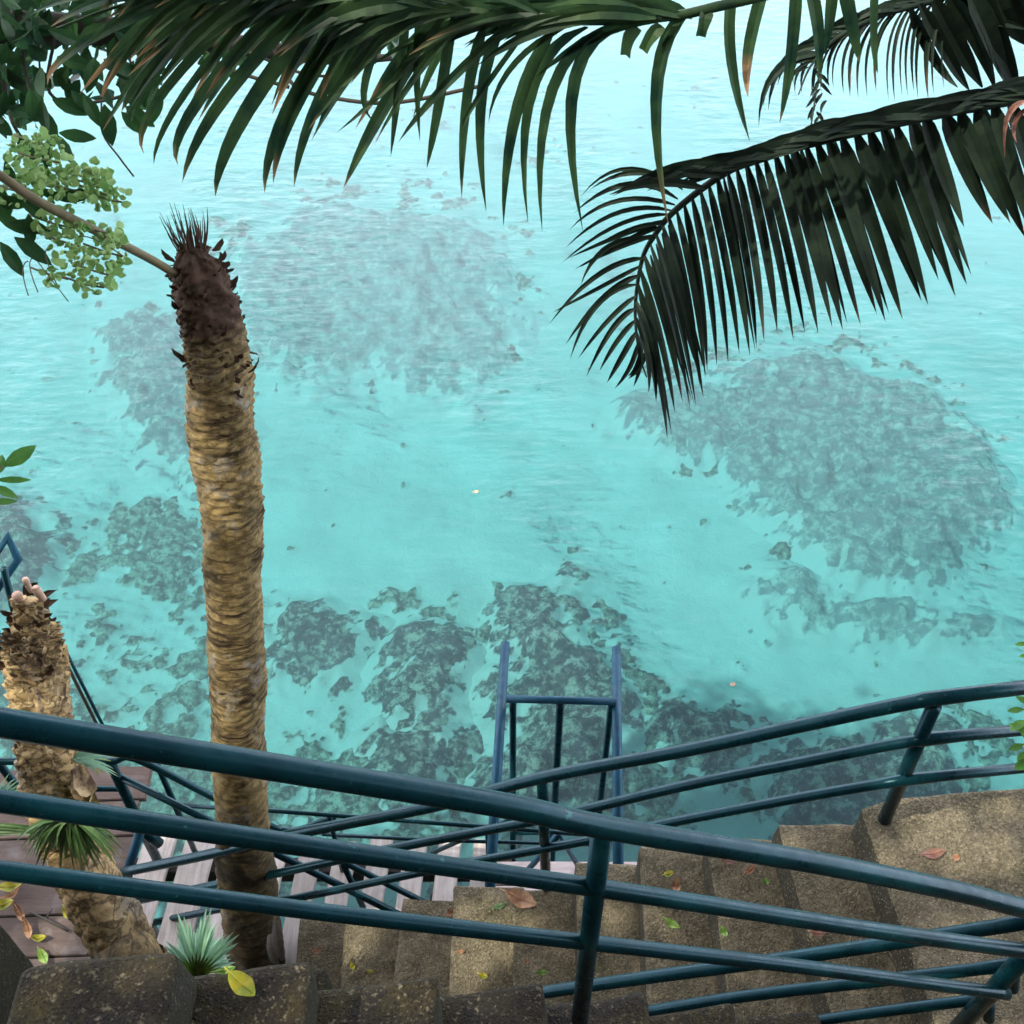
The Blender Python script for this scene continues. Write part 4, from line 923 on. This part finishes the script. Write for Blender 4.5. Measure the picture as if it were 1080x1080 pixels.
# ================================================================== FALLEN LEAVES
def fallen(x, y, z, L, W, ang, mat, label, curl=.15, name='fallen_leaf', grp='fallen leaves on the stairs'):
    L *= .78; W *= .66; c = P(x, y, z+.012); a = math.radians(ang); d = Vector((math.cos(a), math.sin(a), 0)); s = Vector((-d.y, d.x, 0)); b = MB(); vs = []; fs = []; n = 10
    for i in range(n+1):
        t = i/n; w_ = W/2*(math.sin(math.pi*min(1, t*1.0+.02))**.75)*(1+.03*math.sin(i*1.3))+.001
        h = curl*L*(2*t-1)**2+.0015*math.sin(i*1.1)
        p = c+d*L*(t-.5)+Vector((0, 0, h))
        e = curl*W*.5
        vs += [p-s*w_+Vector((0, 0, e*w_/W*2)), p-s*w_*.5+Vector((0, 0, e*.25)), p, p+s*w_*.5+Vector((0, 0, e*.25)), p+s*w_+Vector((0, 0, e*w_/W*2))]
    for i in range(n):
        for q in range(4): fs.append((i*5+q, i*5+q+1, i*5+q+6, i*5+q+5))
    b.add([v_+Vector((0, 0, .003)) for v_ in vs], fs); b.add([v_ for v_ in vs], [f[::-1] for f in fs])
    b.tube([c-d*L*.72+Vector((0, 0, .01)), c-d*L*.45+Vector((0, 0, curl*L*.8+.004)), c+Vector((0, 0, .004)), c+d*L*.45+Vector((0, 0, curl*L*.8+.004))], [.0018, .0018, .0015, .0008], 5)
    o = b.build(name, mat); me = o.data; me.transform(Matrix.Translation(-c)); o.location = c
    return tag(o, label, 'leaf', grp)
zz = lambda i: ZL-RI*i
fallen(984, 901, ZL, .10, .05, 10, MPINK, 'curled pink brown dry leaf, largest on the landing')
fallen(1008, 905, ZL, .035, .03, 60, MDRY, 'small dark dry bit beside the pink leaf on the landing')
fallen(862, 985, zz(1), .06, .03, -10, MPINK, 'small reddish leaf on the first step below the landing', .25)
fallen(767, 908, zz(2), .07, .035, -25, MPINK, 'orange pink leaf by the seaward edge of the second step')
fallen(790, 919, zz(2), .075, .03, 40, MDRY, 'dark brown rolled leaf beside the orange one on the second step', .35)
fallen(808, 930, zz(2), .035, .028, 10, MGRL, 'small lime leaf on the second step near the riser')
fallen(763, 983, zz(2), .05, .034, 110, MGRL, 'pale green round leaf lower on the second step')
fallen(709, 975, zz(3), .075, .04, -35, MGRL, 'green oval leaf on the third step between two rails')
fallen(705, 922, zz(3), .05, .035, 20, MYELL, 'pale yellow leaf at the top of the third step')
fallen(713, 935, zz(3), .08, .045, 80, MDRY, 'crumpled brown leaf below the yellow one on the third step', .3)
fallen(550, 949, zz(5), .17, .105, -25, MDRY, 'large half red dry leaf lying across the fifth step at its seaward edge', .12)
fallen(527, 956, zz(6), .07, .03, 20, MGRASSD, 'small grey green leaf left of the large red one')
fallen(572, 1026, zz(5), .055, .03, 0, MGRL, 'green leaf near the dark step behind the post foot')
fallen(510, 1030, zz(6), .05, .03, -20, MYELL, 'yellow curled leaf on the step left of the post', .3)
fallen(486, 1004, zz(6), .04, .02, 10, MDRY, 'tiny pale dry leaf in the middle of the sixth step')
fallen(556, 1014, zz(5), .03, .02, 10, MDRY, 'tiny grey leaf on the fifth step')
fallen(335, 1003, zz(9), .06, .035, 15, MDRY, 'pale curled leaf on the lowest visible step', .3)
fallen(372, 1020, zz(8), .04, .03, -60, MYELL, 'small golden leaf on the second lowest step')
fallen(475, 963, zz(7), .06, .035, 60, MDRY, 'brown leaf wedged at the riser of the seventh step', .3)
fallen(391, 1025, zz(8), .03, .02, 0, MYELL, 'tiny yellow leaf at the dark step edge')
fallen(966, 994, ZL, .035, .02, 10, MCUT, 'tiny pale chip of leaf on the landing between the crossing rails')
fallen(1015, 1042, ZL, .045, .03, 60, MGRL, 'small pale green leaf on the landing beside the corner post')
fallen(668, 945, zz(4), .05, .03, 80, MGRL, 'narrow green leaf at the riser just behind the post', .25)
yl = fallen(256, 1039, ZL+RI*6+.01, .098, .062, -38, MYELL, 'big yellow and green leaf on the dark upper step in front of the tall trunk', .08)
fallen(238, 1024, ZL+RI*6+.01, .055, .02, 15, MGRL, 'lime leaf tucked behind the big yellow leaf')
fallen(14, 935, ZD+.02, .16, .09, 20, MYELL, 'yellow curled leaf on the brown planks at the left edge', .3, grp='leaf litter on the brown planks')
fallen(72, 964, ZD+.02, .10, .06, -50, MYELL, 'golden leaf on the middle brown plank', .2, grp='leaf litter on the brown planks')
fallen(42, 990, ZD+.02, .09, .05, 0, MYELL, 'tan leaf on the nearest brown plank beside the pillar', .3, grp='leaf litter on the brown planks')
fallen(46, 1010, ZD+.02, .11, .06, -50, MGRL, 'pale green leaf at the corner where pillar and step meet', .2, grp='leaf litter on the brown planks')
for (x, y), lab, a in (((12,945), 'rusty dry leaf topmost of the litter along the pillar', 40), ((22,965), 'rusty dry leaf in the middle of the litter along the pillar', -50), ((30,982), 'rusty dry leaf lowest of the litter along the pillar', -60), ((4,955), 'pale dry leaf lying on the corner of the pillar', 10)):
    fallen(x, y, 3.1 if 'corner' in lab else ZD+.03, .09 if 'corner' in lab else .15, .05, a, MDRY if 'rusty' in lab else MYELL, lab, .3, grp='leaf litter on the brown planks')
tw = MB(); tw.tube(spline([P(32, 962, ZD+.03), P(48, 970, ZD+.05), P(72, 982, ZD+.03)], 4), .006, 6); tw.tube([P(48, 970, ZD+.05), P(55, 958, ZD+.05)], .004, 6)
tag(tw.build('twig', MTWIG), 'thin dark twig lying on the middle brown plank', 'twig')
# floating leaves
for x, y, lab, L in ((502, 519, 'tiny pale leaf floating in the open turquoise water at the centre', .07), (773, 722, 'tiny pale leaf floating right of the ladder', .06)):
    fallen(x, y, .0, L, L*.6, 20, MCUT, lab, .1, grp='leaves floating on the water')
